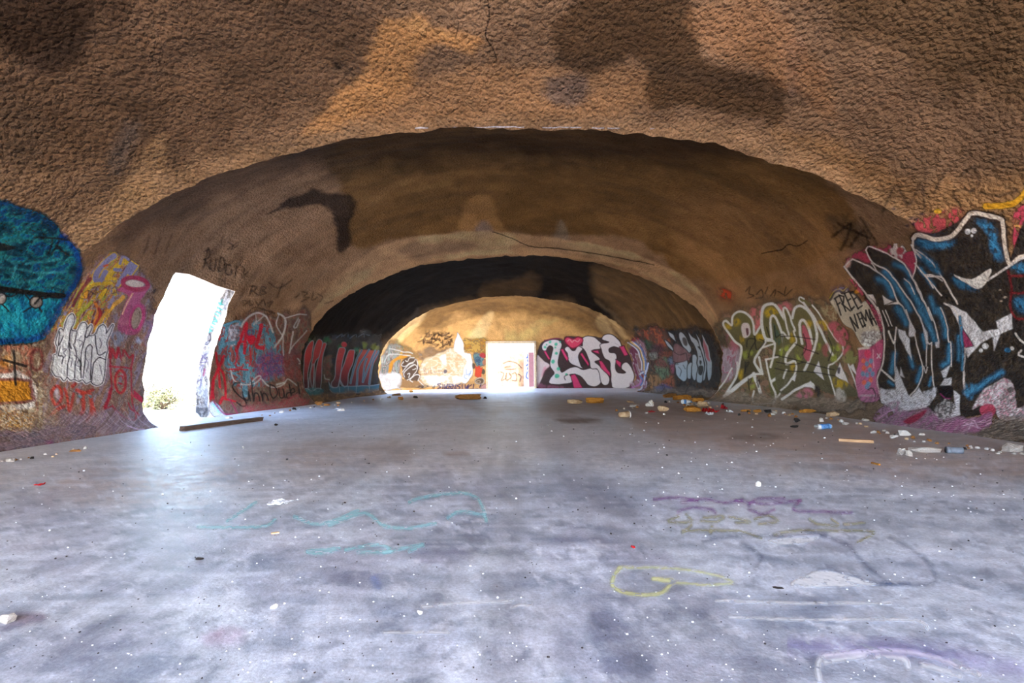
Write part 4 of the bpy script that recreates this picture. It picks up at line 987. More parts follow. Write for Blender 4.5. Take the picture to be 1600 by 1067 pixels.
for g in ([(590, 292), (612, 286), (652, 362), (636, 372)], [(744, 272), (772, 268), (818, 350), (806, 384)], [(924, 312), (946, 300), (1012, 410), (1000, 432)], [(1096, 372), (1130, 380), (1204, 482), (1204, 522), (1120, 440)], [(1030, 282), (1098, 276), (1112, 312), (1070, 300)], [(1258, 362), (1312, 392), (1302, 442), (1262, 402)], [(836, 512), (880, 500), (955, 632), (872, 632)], [(1288, 244), (1332, 232), (1374, 322), (1336, 332)]): c.O(g, (206, 66, 108), (70, 34, 44), 7, sm=False)
c.O([(862, 262), (802, 222), (784, 182), (812, 158), (860, 176), (906, 154), (948, 176), (936, 216)], (214, 70, 98), (120, 30, 52), 11); c.L([(810, 195), (830, 180), (850, 205), (870, 185), (900, 200), (920, 180)], 7, (232, 170, 170), .8)
for x, y, r in ((605, 250, 13), (650, 204, 12), (706, 226, 15), (700, 256, 9), (708, 310, 14), (678, 385, 18), (726, 450, 16), (712, 518, 22), (798, 500, 11), (740, 205, 8), (620, 225, 8)): c.E(x, y, r, r, (74, 180, 142), .95)
c.L([(812, 505), (780, 520), (790, 552)], 8, LO); c.L([(1180, 206), (1160, 195)], 8, LO); c.L([(1250, 212), (1290, 235)], 6, (150, 130, 120), .5)
c.S([(1380, 200), (1480, 170), (1560, 380), (1560, 480), (1520, 640), (1400, 650), (1430, 500), (1400, 340)], [(150, 110, 120), (130, 100, 90), (170, 150, 160), (116, 60, 80)], 4, 14, .9, 2, -.3, 41)
for j, (cc, dx) in enumerate((((216, 212, 214), 0), ((60, 84, 130), 14), ((206, 170, 70), 28), ((216, 214, 218), 42), ((70, 110, 160), 56))):
    c.L([(1372 + dx, 212 - dx * .3), (1450 + dx * .8, 262), (1495 + dx * .7, 380), (1500 + dx * .6, 460)], 13, cc, .92, .5)
for p, cc in (([(1560, 400), (1530, 520), (1490, 640), (1430, 640)], (196, 206, 226)), ([(1500, 480), (1540, 520)], (60, 110, 160)), ([(1480, 520), (1510, 560), (1490, 600)], (70, 110, 170)), ([(1480, 500), (1540, 470)], (190, 200, 210)), ([(1410, 630), (1470, 600), (1490, 560)], (170, 110, 160))): c.L(p, 14, cc, .9, .6)
c.L([(1420, 200), (1440, 160), (1470, 170)], 14, (150, 40, 44), .7, 1.5); c.P([(1350, 200), (1440, 150), (1470, 180), (1400, 210)], (120, 40, 40), .7, 3)
c.P([(1330, 200), (1380, 190), (1400, 260), (1350, 250)], (150, 130, 60), .6, 2)
skin(c, (3, 4), wall_end, 'graffiti_lyfe', 'white letters reading LYFE with pink shadows and a heart', M_paintd, 1.0, 0.015, 1.0)

# ---- dark dome, right: silver letters
c = Canvas(984, 500, 1146, 626, 0.8, 0.6)
c.T(990, 480, 6.667); c.wob = 1.3
c.S([(20, 260), (200, 200), (400, 220), (700, 190), (880, 300), (920, 560), (870, 860), (200, 860), (130, 700), (120, 480)], [(58, 46, 36), (76, 52, 40), (50, 50, 48), (86, 66, 48), (64, 40, 38)], 6, 10, .8, 4, -.2, 51)
c.S([(40, 230), (330, 210), (400, 330), (330, 420), (160, 380)], [(134, 60, 38), (150, 80, 48), (104, 52, 40), (88, 56, 44)], 5, 7, .8, 3, -.2, 52)
for x, y, rx, ry, cc in ((160, 400, 40, 40, (40, 70, 52)), (250, 450, 50, 60, (70, 34, 50)), (300, 640, 40, 90, (84, 104, 80)), (200, 500, 30, 24, (120, 124, 116)), (410, 630, 20, 60, (130, 60, 84)), (390, 560, 20, 30, (84, 104, 128)), (290, 580, 40, 30, (100, 44, 48)), (220, 770, 50, 60, (128, 92, 58)), (370, 780, 50, 40, (130, 70, 46)), (300, 850, 70, 30, (60, 70, 110)), (330, 480, 40, 30, (110, 56, 44))): c.S([(x - rx * 1.3, y - ry), (x + rx, y - ry * 1.3), (x + rx * 1.4, y + ry), (x - rx, y + ry * 1.2)], [cc, tuple(int(v * .6) for v in cc), cc], 4, 6, .75, 2.2, -.2, int(x) % 90)
c.P([(415, 580), (400, 400), (340, 240), (470, 240), (560, 230), (720, 260), (830, 330), (890, 520), (900, 700), (860, 850), (480, 840), (440, 760)], (26, 26, 30), .92, 2.5)
SIL, SO = (158, 162, 168), (20, 18, 20)
c.P([(420, 560), (420, 400), (470, 380), (540, 440), (600, 500), (560, 570), (480, 590)], (104, 74, 78), 1, 1)
for g in ([(465, 282), (492, 256), (535, 292), (584, 390), (602, 440), (578, 476), (540, 440), (488, 350)], [(358, 246), (420, 300), (446, 352), (410, 330), (372, 300)], [(318, 340), (370, 370), (410, 420), (420, 460), (360, 410)], [(432, 602), (520, 560), (565, 560), (560, 722), (520, 772), (462, 722)], [(565, 600), (612, 590), (606, 732), (582, 748), (560, 722)], [(612, 500), (660, 520), (662, 735), (625, 752), (610, 640)], [(570, 258), (622, 302), (682, 382), (712, 480), (742, 600), (722, 772), (682, 784), (660, 742), (668, 560), (642, 432)], [(640, 266), (702, 362), (752, 500), (765, 600), (752, 742), (725, 760), (742, 600), (712, 470)], [(712, 285), (764, 370), (812, 520), (822, 642), (802, 752), (772, 764), (762, 600), (730, 420)]):
    c.P(g, SIL, 1, .6, c2=(132, 146, 160), ax=(600, 300, 600, 760)); c.L(g, 10, SO, .95, .5, True)
c.E(535, 355, 22, 46, (60, 54, 52), .95, None, .8, -25); c.P([(722, 330), (760, 400), (800, 540), (780, 560), (745, 460)], (150, 70, 84), .9, 1)
for g in ([(672, 620), (725, 610), (720, 710), (680, 700)], [(600, 425), (635, 430), (630, 468), (606, 460)], [(665, 415), (690, 410), (700, 450)], [(680, 510), (700, 505), (698, 520)], [(690, 550), (715, 560), (700, 600)]): c.P(g, SO, .95, .7)
c.P([(440, 400), (520, 440), (560, 540), (470, 560)], (120, 86, 88), .6, 2)
for p in ([(470, 620), (500, 660), (490, 720)], [(520, 600), (540, 640)], [(430, 470), (480, 500), (540, 480), (560, 540)], [(580, 540), (610, 520), (600, 580)], [(420, 570), (470, 590), (440, 600)]): c.L(p, 8, SO, .8)
c.S([(360, 840), (860, 850), (900, 900), (700, 940), (160, 900), (60, 880), (200, 850)], [(96, 86, 80), (116, 104, 96), (84, 76, 72)], 10, 5, .8, 3, 0, 53); c.L([(545, 900), (560, 850), (590, 820)], 9, (30, 28, 28), .8)
skin(c, (3,), wall_dark, 'graffiti_silver_letters', 'silver letters outlined in black on the right of the dark vault', M_paintf, 1.6, maxjump=1.5)

# ---- second dome, right: olive wild-style letters, FREE NEMA panel
c = Canvas(1108, 436, 1388, 658, 0.9)
OLV, OLD, LIM, YLW, PK = (98, 92, 58), (64, 58, 44), (150, 160, 64), (182, 152, 34), (176, 92, 108)
WL = (206, 202, 200)
c.T(1110, 440, 5.085)
c.S([(0, 480), (60, 300), (150, 240), (420, 140), (640, 130), (900, 140), (1000, 300), (1150, 600), (1150, 960), (700, 1010), (60, 1010), (-10, 900)], [(130, 104, 76), (112, 94, 72), (122, 110, 84), (100, 88, 72), (140, 110, 92)], 8, 10, .7, 6, -.3, 61)
c.S([(60, 520), (160, 530), (245, 560), (220, 720), (110, 800), (60, 740)], [(146, 128, 142), (164, 148, 164), (150, 96, 116), (130, 116, 124)], 5, 12, .9, 3, .2, 62)
c.P([(130, 420), (180, 430), (230, 500), (200, 560), (150, 520)], (160, 92, 108), .8, 3); c.P([(320, 230), (370, 190), (410, 230), (410, 330), (360, 390), (330, 330)], (184, 104, 108), .9, 3); c.P([(540, 190), (600, 160), (650, 190), (640, 230), (560, 230)], (178, 100, 108), .85, 3)
c.P([(65, 70), (100, 50), (170, 80), (180, 130), (130, 150), (75, 110)], (176, 70, 44), .9, 5)
c.P([(20, 380), (90, 320), (120, 420), (130, 500), (60, 520)], (48, 42, 36), .6, 4)
pb = [(105, 345), (125, 310), (170, 345), (178, 275), (235, 238), (310, 270), (345, 340), (352, 420), (420, 345), (445, 460), (385, 560), (352, 640), (405, 725), (340, 740), (230, 830), (120, 905), (205, 760), (238, 620), (245, 520), (190, 470)]
c.P(pb, OLV, 1, .8, c2=OLD, ax=(250, 260, 260, 760)); c.L(pb, 17, WL, .92, .5, True)
c.P([(250, 340), (300, 330), (322, 390), (300, 440), (262, 440)], (196, 186, 188), .95); c.P([(285, 372), (305, 376), (302, 420), (288, 425)], (96, 60, 66), 1)
for g in ([(190, 310), (230, 290), (235, 330), (200, 350)], [(240, 420), (265, 420), (265, 490), (245, 480)], [(370, 420), (425, 410), (420, 465), (370, 460)], [(225, 710), (260, 700), (250, 780), (225, 750)], [(115, 340), (150, 340), (165, 370), (130, 375)]): c.P(g, YLW, .75, 2.5)
for g in ([(260, 560), (300, 550), (290, 610), (260, 600)], [(310, 560), (380, 540), (350, 600)], [(300, 770), (350, 760), (350, 840), (310, 850)]): c.P(g, LIM, .6, 2.5)
ra = [(430, 450), (408, 300), (418, 215), (470, 178), (520, 190), (580, 280), (640, 420), (700, 560), (680, 700), (560, 900), (500, 960), (455, 700), (500, 560)]
c.P(ra, OLV, 1, .8, c2=(86, 84, 52), ax=(500, 220, 560, 860)); c.L([(480, 460), (432, 440), (408, 300), (420, 210), (470, 178), (525, 192), (590, 300), (650, 410)], 23, WL, .95, .6)
c.P([(430, 240), (480, 205), (535, 240), (520, 270), (450, 280)], YLW, .8, 2.5)
c.L([(490, 470), (478, 320), (495, 270), (530, 300), (575, 440), (580, 520), (560, 545)], 18, WL, .95, .6); c.P([(500, 330), (530, 360), (560, 480), (520, 500)], (60, 84, 74), .8, 2)
for p, w in (([(440, 466), (515, 492), (480, 680)], 18), ([(515, 492), (410, 525)], 14), ([(385, 560), (352, 642), (414, 735), (385, 600)], 15), ([(345, 735), (250, 800), (110, 912)], 24), ([(345, 730), (400, 880)], 26), ([(345, 870), (350, 970), (500, 965)], 14), ([(440, 620), (475, 780), (520, 900), (500, 975)], 14), ([(610, 770), (560, 880), (500, 960)], 14), ([(490, 790), (560, 745)], 22), ([(440, 620), (560, 600), (550, 660)], 14), ([(170, 690), (110, 800), (30, 890)], 12), ([(215, 640), (210, 740), (160, 840)], 12)): c.L(p, w, WL, .9, .6)
for g, cc in (([(600, 600), (650, 540), (660, 620)], (190, 180, 190)), ([(560, 560), (640, 540), (600, 600)], LIM), ([(520, 760), (580, 760), (540, 860)], (120, 128, 80))): c.P(g, cc, .7, 1.5)
for p in ([(290, 520), (300, 460), (360, 460), (330, 520), (300, 600)], [(350, 430), (370, 540), (430, 480), (390, 460)], [(280, 640), (275, 730), (290, 650), (310, 640), (290, 680)], [(300, 770), (310, 860), (300, 790), (330, 770), (310, 820)], [(370, 760), (380, 840), (390, 780), (370, 800)], [(450, 360), (470, 440)], [(510, 350), (520, 440), (560, 420), (660, 430)], [(570, 430), (600, 560), (640, 600)]): c.L(p, 9, (28, 26, 26), .85, .5)
c.S([(-10, 930), (300, 900), (600, 900), (1140, 920), (1140, 1030), (-10, 1000)], [(118, 108, 96), (136, 124, 112), (104, 96, 86)], 10, 5, .85, 4, .8, 63)
c.T(1220, 420, 4.444)
big = [(20, 300), (40, 275), (75, 330), (100, 275), (145, 258), (205, 310), (250, 430), (300, 480), (330, 470), (300, 380), (215, 262), (150, 235), (135, 200), (165, 205), (250, 290), (330, 420), (392, 500), (412, 482), (430, 580), (380, 660), (440, 700), (470, 790), (560, 880), (380, 880), (250, 830), (130, 830), (0, 870), (-40, 720), (0, 560), (20, 440)]
c.P(big, OLV, .95, 1.0, c2=(84, 80, 62), ax=(200, 300, 220, 860))
for p, w in (([(15, 440), (60, 480), (20, 300), (40, 275), (90, 400), (100, 430)], 13), ([(82, 340), (96, 275), (142, 258), (205, 310), (252, 440), (232, 560), (165, 705)], 18), ([(150, 520), (132, 390), (160, 355), (200, 420), (218, 520)], 18), ([(160, 240), (130, 215), (135, 195), (165, 208)], 9), ([(160, 235), (250, 370), (310, 500), (365, 600)], 16), ([(222, 250), (300, 360), (392, 502), (412, 480), (432, 580), (372, 655), (330, 690), (380, 880)], 10), ([(100, 520), (40, 600), (40, 660), (90, 640)], 18), ([(90, 430), (110, 500), (90, 540)], 10), ([(0, 845), (60, 790), (110, 700), (100, 640)], 12), ([(10, 905), (90, 850), (160, 812), (215, 800), (235, 830)], 18), ([(470, 660), (500, 740), (555, 890)], 9), ([(20, 760), (40, 700)], 12)): c.L(p, w, WL, .93, .6)
c.P([(148, 400), (175, 402), (215, 520), (200, 640), (165, 620), (160, 560), (178, 520), (160, 480)], (170, 84, 100), .95, .8)
for g in ([(262, 640), (228, 712), (300, 772)], [(412, 650), (380, 742), (470, 795)], [(210, 780), (160, 820), (235, 830)], [(505, 655), (480, 680), (530, 745)], [(70, 760), (110, 730), (100, 780)]): c.P(g, (200, 196, 206), .95, .7, False)
c.P([(395, 690), (415, 685), (412, 722), (398, 725)], (60, 52, 66), .9)
for g in ([(180, 360), (215, 370), (210, 410), (185, 400)], [(250, 370), (310, 360), (325, 420), (290, 420)], [(70, 450), (95, 440), (95, 500), (70, 510)], [(75, 660), (110, 660), (90, 710), (70, 700)], [(370, 760), (460, 790), (440, 830), (380, 820)]): c.P(g, YLW, .7, 2.5)
for g in ([(350, 540), (410, 520), (420, 580), (370, 580)], [(250, 520), (275, 520), (270, 560), (245, 560)], [(0, 560), (60, 530), (40, 590), (0, 610)], [(360, 600), (400, 590), (390, 640), (350, 640)], [(110, 550), (145, 550), (140, 640), (115, 630)]): c.P(g, LIM, .75, 2.5)
c.P([(110, 885), (150, 838), (200, 830), (228, 868), (180, 900)], (168, 100, 116), .9, 2); c.P([(240, 810), (285, 850), (255, 900), (250, 950), (235, 890)], (38, 36, 42), .9, 2); c.P([(385, 850), (410, 825), (450, 870), (445, 920), (390, 910)], (176, 172, 168), .85, 2)
c.P([(330, 400), (380, 370), (460, 430), (480, 540), (440, 600), (400, 520)], (172, 84, 98), .9, 3); c.P([(290, 540), (330, 520), (330, 600), (300, 600)], (150, 80, 84), .7, 2)
for p in ([(-40, 600), (60, 620), (200, 660), (370, 700)], [(-40, 690), (60, 710), (200, 715), (380, 742)], [(-30, 650), (80, 665), (160, 650)], [(0, 470), (100, 470), (240, 490)], [(100, 520), (180, 560), (260, 590)], [(160, 450), (180, 540), (150, 600)], [(330, 480), (360, 560), (330, 640)]): c.L(p, 8, (30, 28, 28), .8, .5)
# panel
c.S([(280, 260), (370, 260), (400, 350), (340, 360)], [(160, 146, 112), (130, 104, 76)], 3, 3, .7, 2, 0, 64)
pan = [(342, 215), (375, 165), (410, 150), (432, 168), (462, 138), (482, 165), (520, 175), (560, 232), (590, 225), (622, 272), (660, 330), (690, 430), (702, 482), (680, 500), (672, 540), (640, 520), (620, 545), (575, 540), (540, 490), (500, 420), (440, 382), (405, 320), (372, 270)]
c.P(pan, (176, 166, 150), 1, .9); c.L([(345, 215), (375, 168), (410, 150), (435, 168), (460, 140), (485, 165), (520, 178), (560, 235)], 16, (52, 42, 38), .9); c.L([(340, 200), (372, 155), (408, 138), (436, 152), (462, 126)], 8, (186, 164, 60), .7)
c.P([(350, 150), (400, 120), (480, 120), (470, 145), (400, 150)], (134, 120, 150), .6, 4); c.E(532, 158, 18, 16, (190, 134, 40), .9, None, 1.5)
c.S([(560, 430), (690, 430), (700, 490), (650, 530), (580, 530)], [(206, 200, 198), (160, 156, 156), (140, 130, 130)], 4, 3, .9, 2, 0, 65)
DKL = (34, 28, 28)
for p in ([(375, 205), (398, 255), (420, 320)], [(372, 208), (402, 188)], [(392, 248), (412, 232)], [(408, 180), (432, 240), (452, 295)], [(410, 180), (440, 190), (436, 232), (424, 240), (482, 290)], [(445, 172), (492, 285)], [(445, 172), (472, 160)], [(464, 222), (486, 208)], [(490, 282), (512, 264)], [(482, 165), (538, 278)], [(484, 166), (505, 158)], [(505, 215), (526, 200)], [(536, 276), (566, 256)], [(482, 335), (522, 432)], [(484, 340), (540, 412)], [(510, 318), (542, 412)], [(530, 312), (572, 405)], [(530, 316), (552, 304)], [(548, 352), (566, 342)], [(570, 402), (590, 388)], [(588, 398), (558, 300), (596, 360), (592, 285), (634, 385)], [(640, 395), (612, 282), (664, 388)], [(625, 352), (650, 345)]): c.L(p, 11, DKL, .97, .45, sm=False)
for p in ([(600, 225), (590, 200)], [(560, 455), (590, 460), (580, 500)], [(610, 440), (640, 470)], [(650, 450), (670, 480)], [(600, 480), (650, 490)]): c.L(p, 6, (60, 50, 48), .6)
# pink column
c.P([(400, -60), (440, -10), (520, 80), (610, 210), (690, 320), (708, 480), (690, 520), (705, 480), (640, 290), (560, 180), (470, 70), (400, 10)], (168, 72, 92), .9, 2)
c.P([(600, 215), (650, 270), (692, 330), (708, 430), (690, 420), (640, 300)], (176, 70, 100), 1, 1.2)
c.P([(540, 550), (620, 545), (708, 490), (705, 640), (668, 750), (690, 905), (560, 915), (520, 765), (545, 640)], (172, 78, 110), 1, 1.2, c2=(160, 100, 134), ax=(600, 560, 610, 900)); c.L([(540, 555), (610, 548)], 16, (190, 180, 172), .9)
c.P([(430, 620), (480, 560), (540, 545), (530, 640), (500, 660), (450, 650)], (122, 120, 74), .9, 2)
c.L([(640, 560), (650, 690)], 6, (210, 170, 180), .7)
for x, y, cc in ((580, 690, 0), (620, 680, 0), (600, 660, 1), (600, 735, 1), (580, 790, 0), (625, 770, 0), (570, 730, 1), (640, 730, 1), (610, 800, 1), (600, 820, 1), (630, 640, 1), (575, 640, 0), (620, 700, 1)): c.E(x, y, 15, 18, ((196, 98, 74), (92, 130, 160))[cc], .9, None, 1)
c.E(605, 590, 24, 28, (190, 60, 90), .9); c.L([(672, 590), (695, 620)], 6, (220, 190, 200)); c.L([(695, 590), (672, 620)], 6, (220, 190, 200)); c.L([(560, 880), (660, 880)], 14, (176, 160, 170), .7)
for p in ([(590, 950), (640, 880), (620, 930)], [(640, 940), (680, 880)], [(540, 960), (600, 900)], [(480, 950), (560, 890)]): c.L(p, 12, (70, 66, 66), .6, 1)
c.L([(610, 840), (640, 830), (660, 870), (650, 900)], 9, (50, 46, 50), .8)
c.T(0, 0, 1)
for p in ([(1165, 455), (1172, 448), (1170, 458), (1178, 462), (1168, 466)], [(1182, 460), (1190, 452), (1192, 464), (1182, 466)], [(1196, 458), (1200, 448)], [(1204, 462), (1212, 452), (1210, 462)], [(1216, 455), (1224, 460)], [(1228, 448), (1226, 462), (1238, 452)], [(1210, 474), (1240, 466)]): c.L(p, 1.8, (62, 46, 36), .7, .6)
skin(c, (1, 2), wall_mid, 'graffiti_olive_letters', 'olive green wild lettering outlined in white, FREE NEMA panel beside it', M_paintf, 1.6)

# ---- between second and near dome, right: large black and blue letters
c = Canvas(1308, 284, 1704, 720, 0.95)
DB, DB2, BLU, WB = (44, 38, 36), (58, 50, 44), (62, 122, 160), (206, 198, 194)
c.P([(1428, 345), (1460, 335), (1500, 325), (1500, 345), (1470, 362), (1440, 365)], (184, 78, 84), .9, 4)
c.P([(1590, 325), (1640, 312), (1650, 400), (1590, 395), (1584, 350)], (186, 70, 90), .95, 2)
c.L([(1540, 322), (1562, 321), (1585, 317), (1600, 303), (1610, 290)], 9, (214, 158, 40), .95, 2); c.E(1466, 330, 6, 4, (214, 166, 50), .95, None, 1.5)
c.L([(1586, 352), (1612, 356)], 4, (214, 170, 90), .7, 1.5)
c.P([(1318, 410), (1330, 398), (1352, 388), (1384, 380), (1412, 392), (1430, 410), (1428, 440), (1410, 425), (1370, 400), (1335, 412)], (164, 60, 84), .85, 2)
sil = [(1322, 417), (1345, 450), (1357, 470), (1370, 500), (1381, 535), (1379, 570), (1371, 592), (1374, 625), (1400, 632), (1440, 640), (1470, 655), (1500, 655), (1540, 645), (1615, 655), (1675, 640), (1690, 560), (1684, 430), (1660, 350), (1630, 322), (1598, 348), (1578, 410), (1570, 340), (1520, 328), (1488, 352), (1460, 364), (1430, 366), (1426, 380), (1424, 425), (1400, 402), (1375, 392), (1355, 386), (1362, 404), (1333, 404)]
c.P(sil, DB, 1, 1.2, False); c.S(sil, [(40, 36, 36), (56, 48, 42), (72, 60, 48), (48, 42, 40)], 12, 14, .6, 3, 0, 71)
c.T(1310, 300, 5.333)
c.E(500, 490, 72, 56, (206, 196, 192), 1, None, 2.2, 35); c.E(515, 485, 30, 26, (160, 70, 76), 1, None, 1.2); c.P([(540, 520), (640, 500), (625, 705), (580, 620)], (160, 54, 80), 1, 1)
c.P([(170, 500), (250, 530), (275, 600), (180, 560)], (176, 60, 84), .9, 2); c.P([(60, 600), (110, 550), (100, 620), (70, 640)], (206, 170, 160), .9, 2)
def blue(p, w): c.L(p, w * 1.3, (40, 74, 100), .8, w / 16.0); c.L(p, w * .6, BLU, .9, w / 22.0)
blue([(340, 730), (400, 760), (450, 860)], 60); blue([(390, 660), (450, 730), (520, 840), (600, 980)], 52); blue([(470, 600), (560, 640), (600, 700)], 46); blue([(575, 750), (660, 900), (750, 1050)], 60); blue([(490, 970), (560, 1060)], 60); blue([(690, 400), (790, 420)], 90); blue([(680, 520), (790, 610)], 60); blue([(690, 640), (790, 780)], 40); blue([(770, 880), (810, 1000)], 50)
for g in ([(370, 862), (452, 912), (382, 935)], [(240, 850), (292, 852), (318, 930)], [(470, 860), (520, 935), (400, 935), (490, 915)], [(632, 722), (690, 830), (775, 1065), (735, 960), (655, 810)]): c.P(g, WB, 1, .6, False)
for p, w in (([(50, 622), (112, 702), (180, 782), (240, 862), (320, 962), (352, 1067)], 15), ([(120, 556), (280, 632), (390, 712), (450, 792), (492, 902), (545, 962), (592, 1067)], 12), ([(50, 622), (120, 556)], 10), ([(232, 482), (292, 592), (400, 642), (470, 722), (542, 822), (622, 932), (692, 1067)], 12), ([(232, 482), (262, 452), (380, 502), (500, 562), (560, 612), (622, 722), (720, 922), (782, 1067)], 12), ([(275, 590), (330, 660)], 9), ([(552, 722), (600, 760), (640, 850)], 8), ([(620, 720), (650, 600), (640, 500), (612, 440)], 10), ([(650, 480), (780, 580), (860, 700)], 12), ([(640, 590), (720, 690), (860, 860)], 12), ([(730, 690), (790, 690), (870, 740)], 12), ([(730, 690), (790, 800)], 10)): c.L(p, w, WB, .95, .5)
c.T(1340, 480, 5.08)
blue([(345, 20), (388, 130)], 44); blue([(495, 20), (585, 170), (615, 260)], 50); blue([(640, 10), (690, 130), (700, 230)], 46); blue([(735, 300), (725, 420), (680, 460)], 46); blue([(520, 220), (540, 320)], 36); blue([(420, 400), (440, 470)], 40); blue([(505, 480), (480, 590)], 36); blue([(295, 370), (270, 520)], 40); blue([(250, 590), (285, 620)], 26); blue([(590, 560), (570, 620)], 24); blue([(805, 230), (808, 420)], 36)
for p, w in (([(160, 0), (205, 150), (215, 260), (205, 420), (185, 490), (158, 565), (168, 660), (195, 745)], 14), ([(390, 20), (420, 110), (456, 190), (462, 260), (492, 370), (518, 500), (492, 610), (410, 712)], 9), ([(455, 0), (522, 140), (560, 280), (592, 282)], 10), ([(552, 285), (548, 470)], 8), ([(592, 282), (590, 400), (606, 620)], 9), ([(525, 470), (545, 520), (560, 480)], 9), ([(560, 0), (622, 150), (645, 290), (625, 300)], 10), ([(662, 0), (712, 140), (725, 268), (746, 290), (746, 470)], 10), ([(185, 492), (290, 585)], 14), ([(250, 190), (290, 285), (308, 160)], 12), ([(300, 240), (300, 590)], 7), ([(200, 25), (250, 150)], 7), ([(225, 20), (275, 150)], 7)): c.L(p, w, WB, .95, .5)
for g in ([(320, 172), (382, 190), (388, 215), (412, 250), (432, 420), (335, 240)], [(410, 100), (440, 140), (465, 192), (455, 232), (412, 232)], [(520, 140), (560, 200), (560, 285), (590, 285), (545, 290)], [(620, 280), (650, 270), (648, 320), (625, 322)], [(180, 650), (300, 660), (330, 722), (270, 785), (192, 760)], [(310, 470), (355, 580), (405, 700), (425, 715), (490, 640), (545, 725), (612, 620), (622, 700), (545, 800), (340, 835), (300, 600)], [(345, 475), (375, 560), (340, 540)], [(640, 800), (695, 730), (775, 780), (705, 895), (640, 890), (600, 850)], [(665, 510), (745, 455), (700, 560), (680, 560)], [(690, 570), (750, 560), (745, 620), (660, 620)], [(760, 660), (813, 700), (813, 860), (700, 890), (780, 800)]): c.P(g, (196, 194, 200), .95, 1, False)
c.S([(185, 655), (320, 660), (420, 720), (600, 640), (620, 700), (540, 800), (340, 835), (200, 770)], [(196, 196, 204), (160, 160, 168), (206, 204, 210), (130, 126, 132)], 5, 5, .7, 2, 0, 72)
c.P([(660, 632), (752, 626), (748, 722), (700, 728), (655, 690)], (24, 20, 26), 1, .8); c.L([(660, 690), (700, 725), (740, 722)], 8, (150, 40, 110), .9)
c.S([(600, 850), (700, 730), (775, 780), (705, 895)], [(176, 172, 174), (90, 80, 76), (44, 38, 38), (150, 146, 146)], 6, 6, .85, 1.5, 0, 73)
c.P([(130, 905), (185, 795), (330, 742), (325, 800), (430, 830), (560, 800), (640, 885), (813, 872), (860, 900), (860, 1010), (640, 1005), (300, 950)], (150, 116, 138), .95, 2)
c.S([(130, 905), (330, 830), (560, 830), (640, 905), (860, 900), (860, 1010), (640, 1005), (300, 950)], [(150, 104, 136), (130, 116, 122), (168, 130, 150), (120, 104, 110)], 5, 14, .75, 3, 1.2, 74)
c.P([(360, 905), (450, 860), (545, 815), (520, 860), (420, 930)], (140, 22, 56), .92, 1.5); c.L([(160, 890), (230, 840), (290, 810)], 9, (196, 150, 190), .8)
c.P([(560, 900), (600, 830), (640, 885), (600, 910)], (170, 110, 150), .9, 2)
# big right hand shape
c.T(1420, 300, 2.667)
top = [(20, 192), (40, 176), (110, 196), (182, 180), (240, 112), (266, 86), (330, 98), (382, 112), (392, 135), (402, 232), (422, 300), (462, 272), (500, 262), (560, 250), (640, 290), (690, 400), (700, 620), (680, 880)]
c.L(top, 30, (58, 38, 32), .85, 1.2); c.L(top, 17, (214, 198, 184), 1, .7)
c.L([(20, 192), (22, 235), (50, 270)], 8, WB, .95)
for g in ([(38, 200), (105, 212), (195, 200), (170, 232), (70, 235)], [(275, 112), (352, 130), (372, 200), (395, 285), (350, 270), (330, 180), (290, 130)], [(180, 345), (290, 405), (250, 410), (200, 390)], [(50, 262), (110, 290), (140, 345), (90, 320)], [(425, 310), (500, 290), (500, 335), (450, 330)], [(440, 440), (500, 430), (500, 500), (455, 495)]): c.P(g, (36, 84, 118), .9, 4); c.P(np.array(g) * .8 + np.mean(g, 0) * .2, (60, 132, 178), .85, 3)
c.P([(190, 342), (262, 364), (340, 320), (332, 362), (290, 404), (232, 374)], (214, 204, 198), 1, .7); c.L([(330, 368), (400, 320), (470, 278), (500, 268)], 9, WB, .95)
c.P([(165, 462), (240, 500), (310, 582), (372, 570), (364, 540), (430, 504), (436, 570), (382, 592), (356, 662), (350, 602), (300, 632), (245, 690), (222, 570)], (200, 196, 200), 1, .8, False)
c.O([(215, 552), (272, 640), (232, 650)], (160, 56, 96), (50, 40, 44), 4, sm=False)
c.L([(80, 350), (140, 355), (165, 400), (205, 465)], 7, WB, .95); c.L([(150, 462), (200, 500), (222, 620), (235, 845)], 7, WB, .95); c.L([(235, 650), (230, 760), (236, 840)], 8, WB, .9)
blue([(240, 835), (285, 822), (330, 785), (390, 752)], 26); c.P([(238, 800), (290, 810), (262, 865), (240, 850)], BLU, .9, 3)
blue([(215, 520), (225, 640), (225, 740)], 12)
for x, y, r in ((320, 642, 13), (302, 660, 8), (272, 160, 11), (246, 163, 12), (264, 182, 6), (432, 650, 8)): c.E(x, y, r, r, (214, 212, 214), .95, None, .8)
c.E(412, 658, 12, 10, (40, 100, 140), .9); c.L([(448, 590), (470, 620), (500, 640)], 9, WB, .9); c.L([(470, 660), (460, 680), (500, 690)], 8, WB, .9)
for p in ([(415, 330), (430, 400), (425, 480), (450, 525), (500, 525)], [(430, 350), (500, 345)], [(425, 420), (500, 420)]): c.L(p, 10, (120, 30, 36), .85, 1.2)
for x, y in ((380, 408), (398, 440), (385, 455), (405, 436)): c.E(x, y, 6, 3, (190, 170, 150), .9)
c.S([(262, 905), (318, 822), (400, 780), (442, 812), (450, 900), (490, 890), (490, 945), (440, 955), (380, 950), (350, 895), (300, 890)], [(206, 196, 200), (186, 172, 178), (200, 150, 164), (150, 140, 142)], 5, 5, .97, 1, 0, 75)
c.P([(300, 895), (342, 882), (366, 912), (330, 950), (300, 925)], (178, 70, 92), .95, 1.2); c.P([(412, 818), (438, 816), (434, 835), (415, 835)], (60, 52, 50), .8)
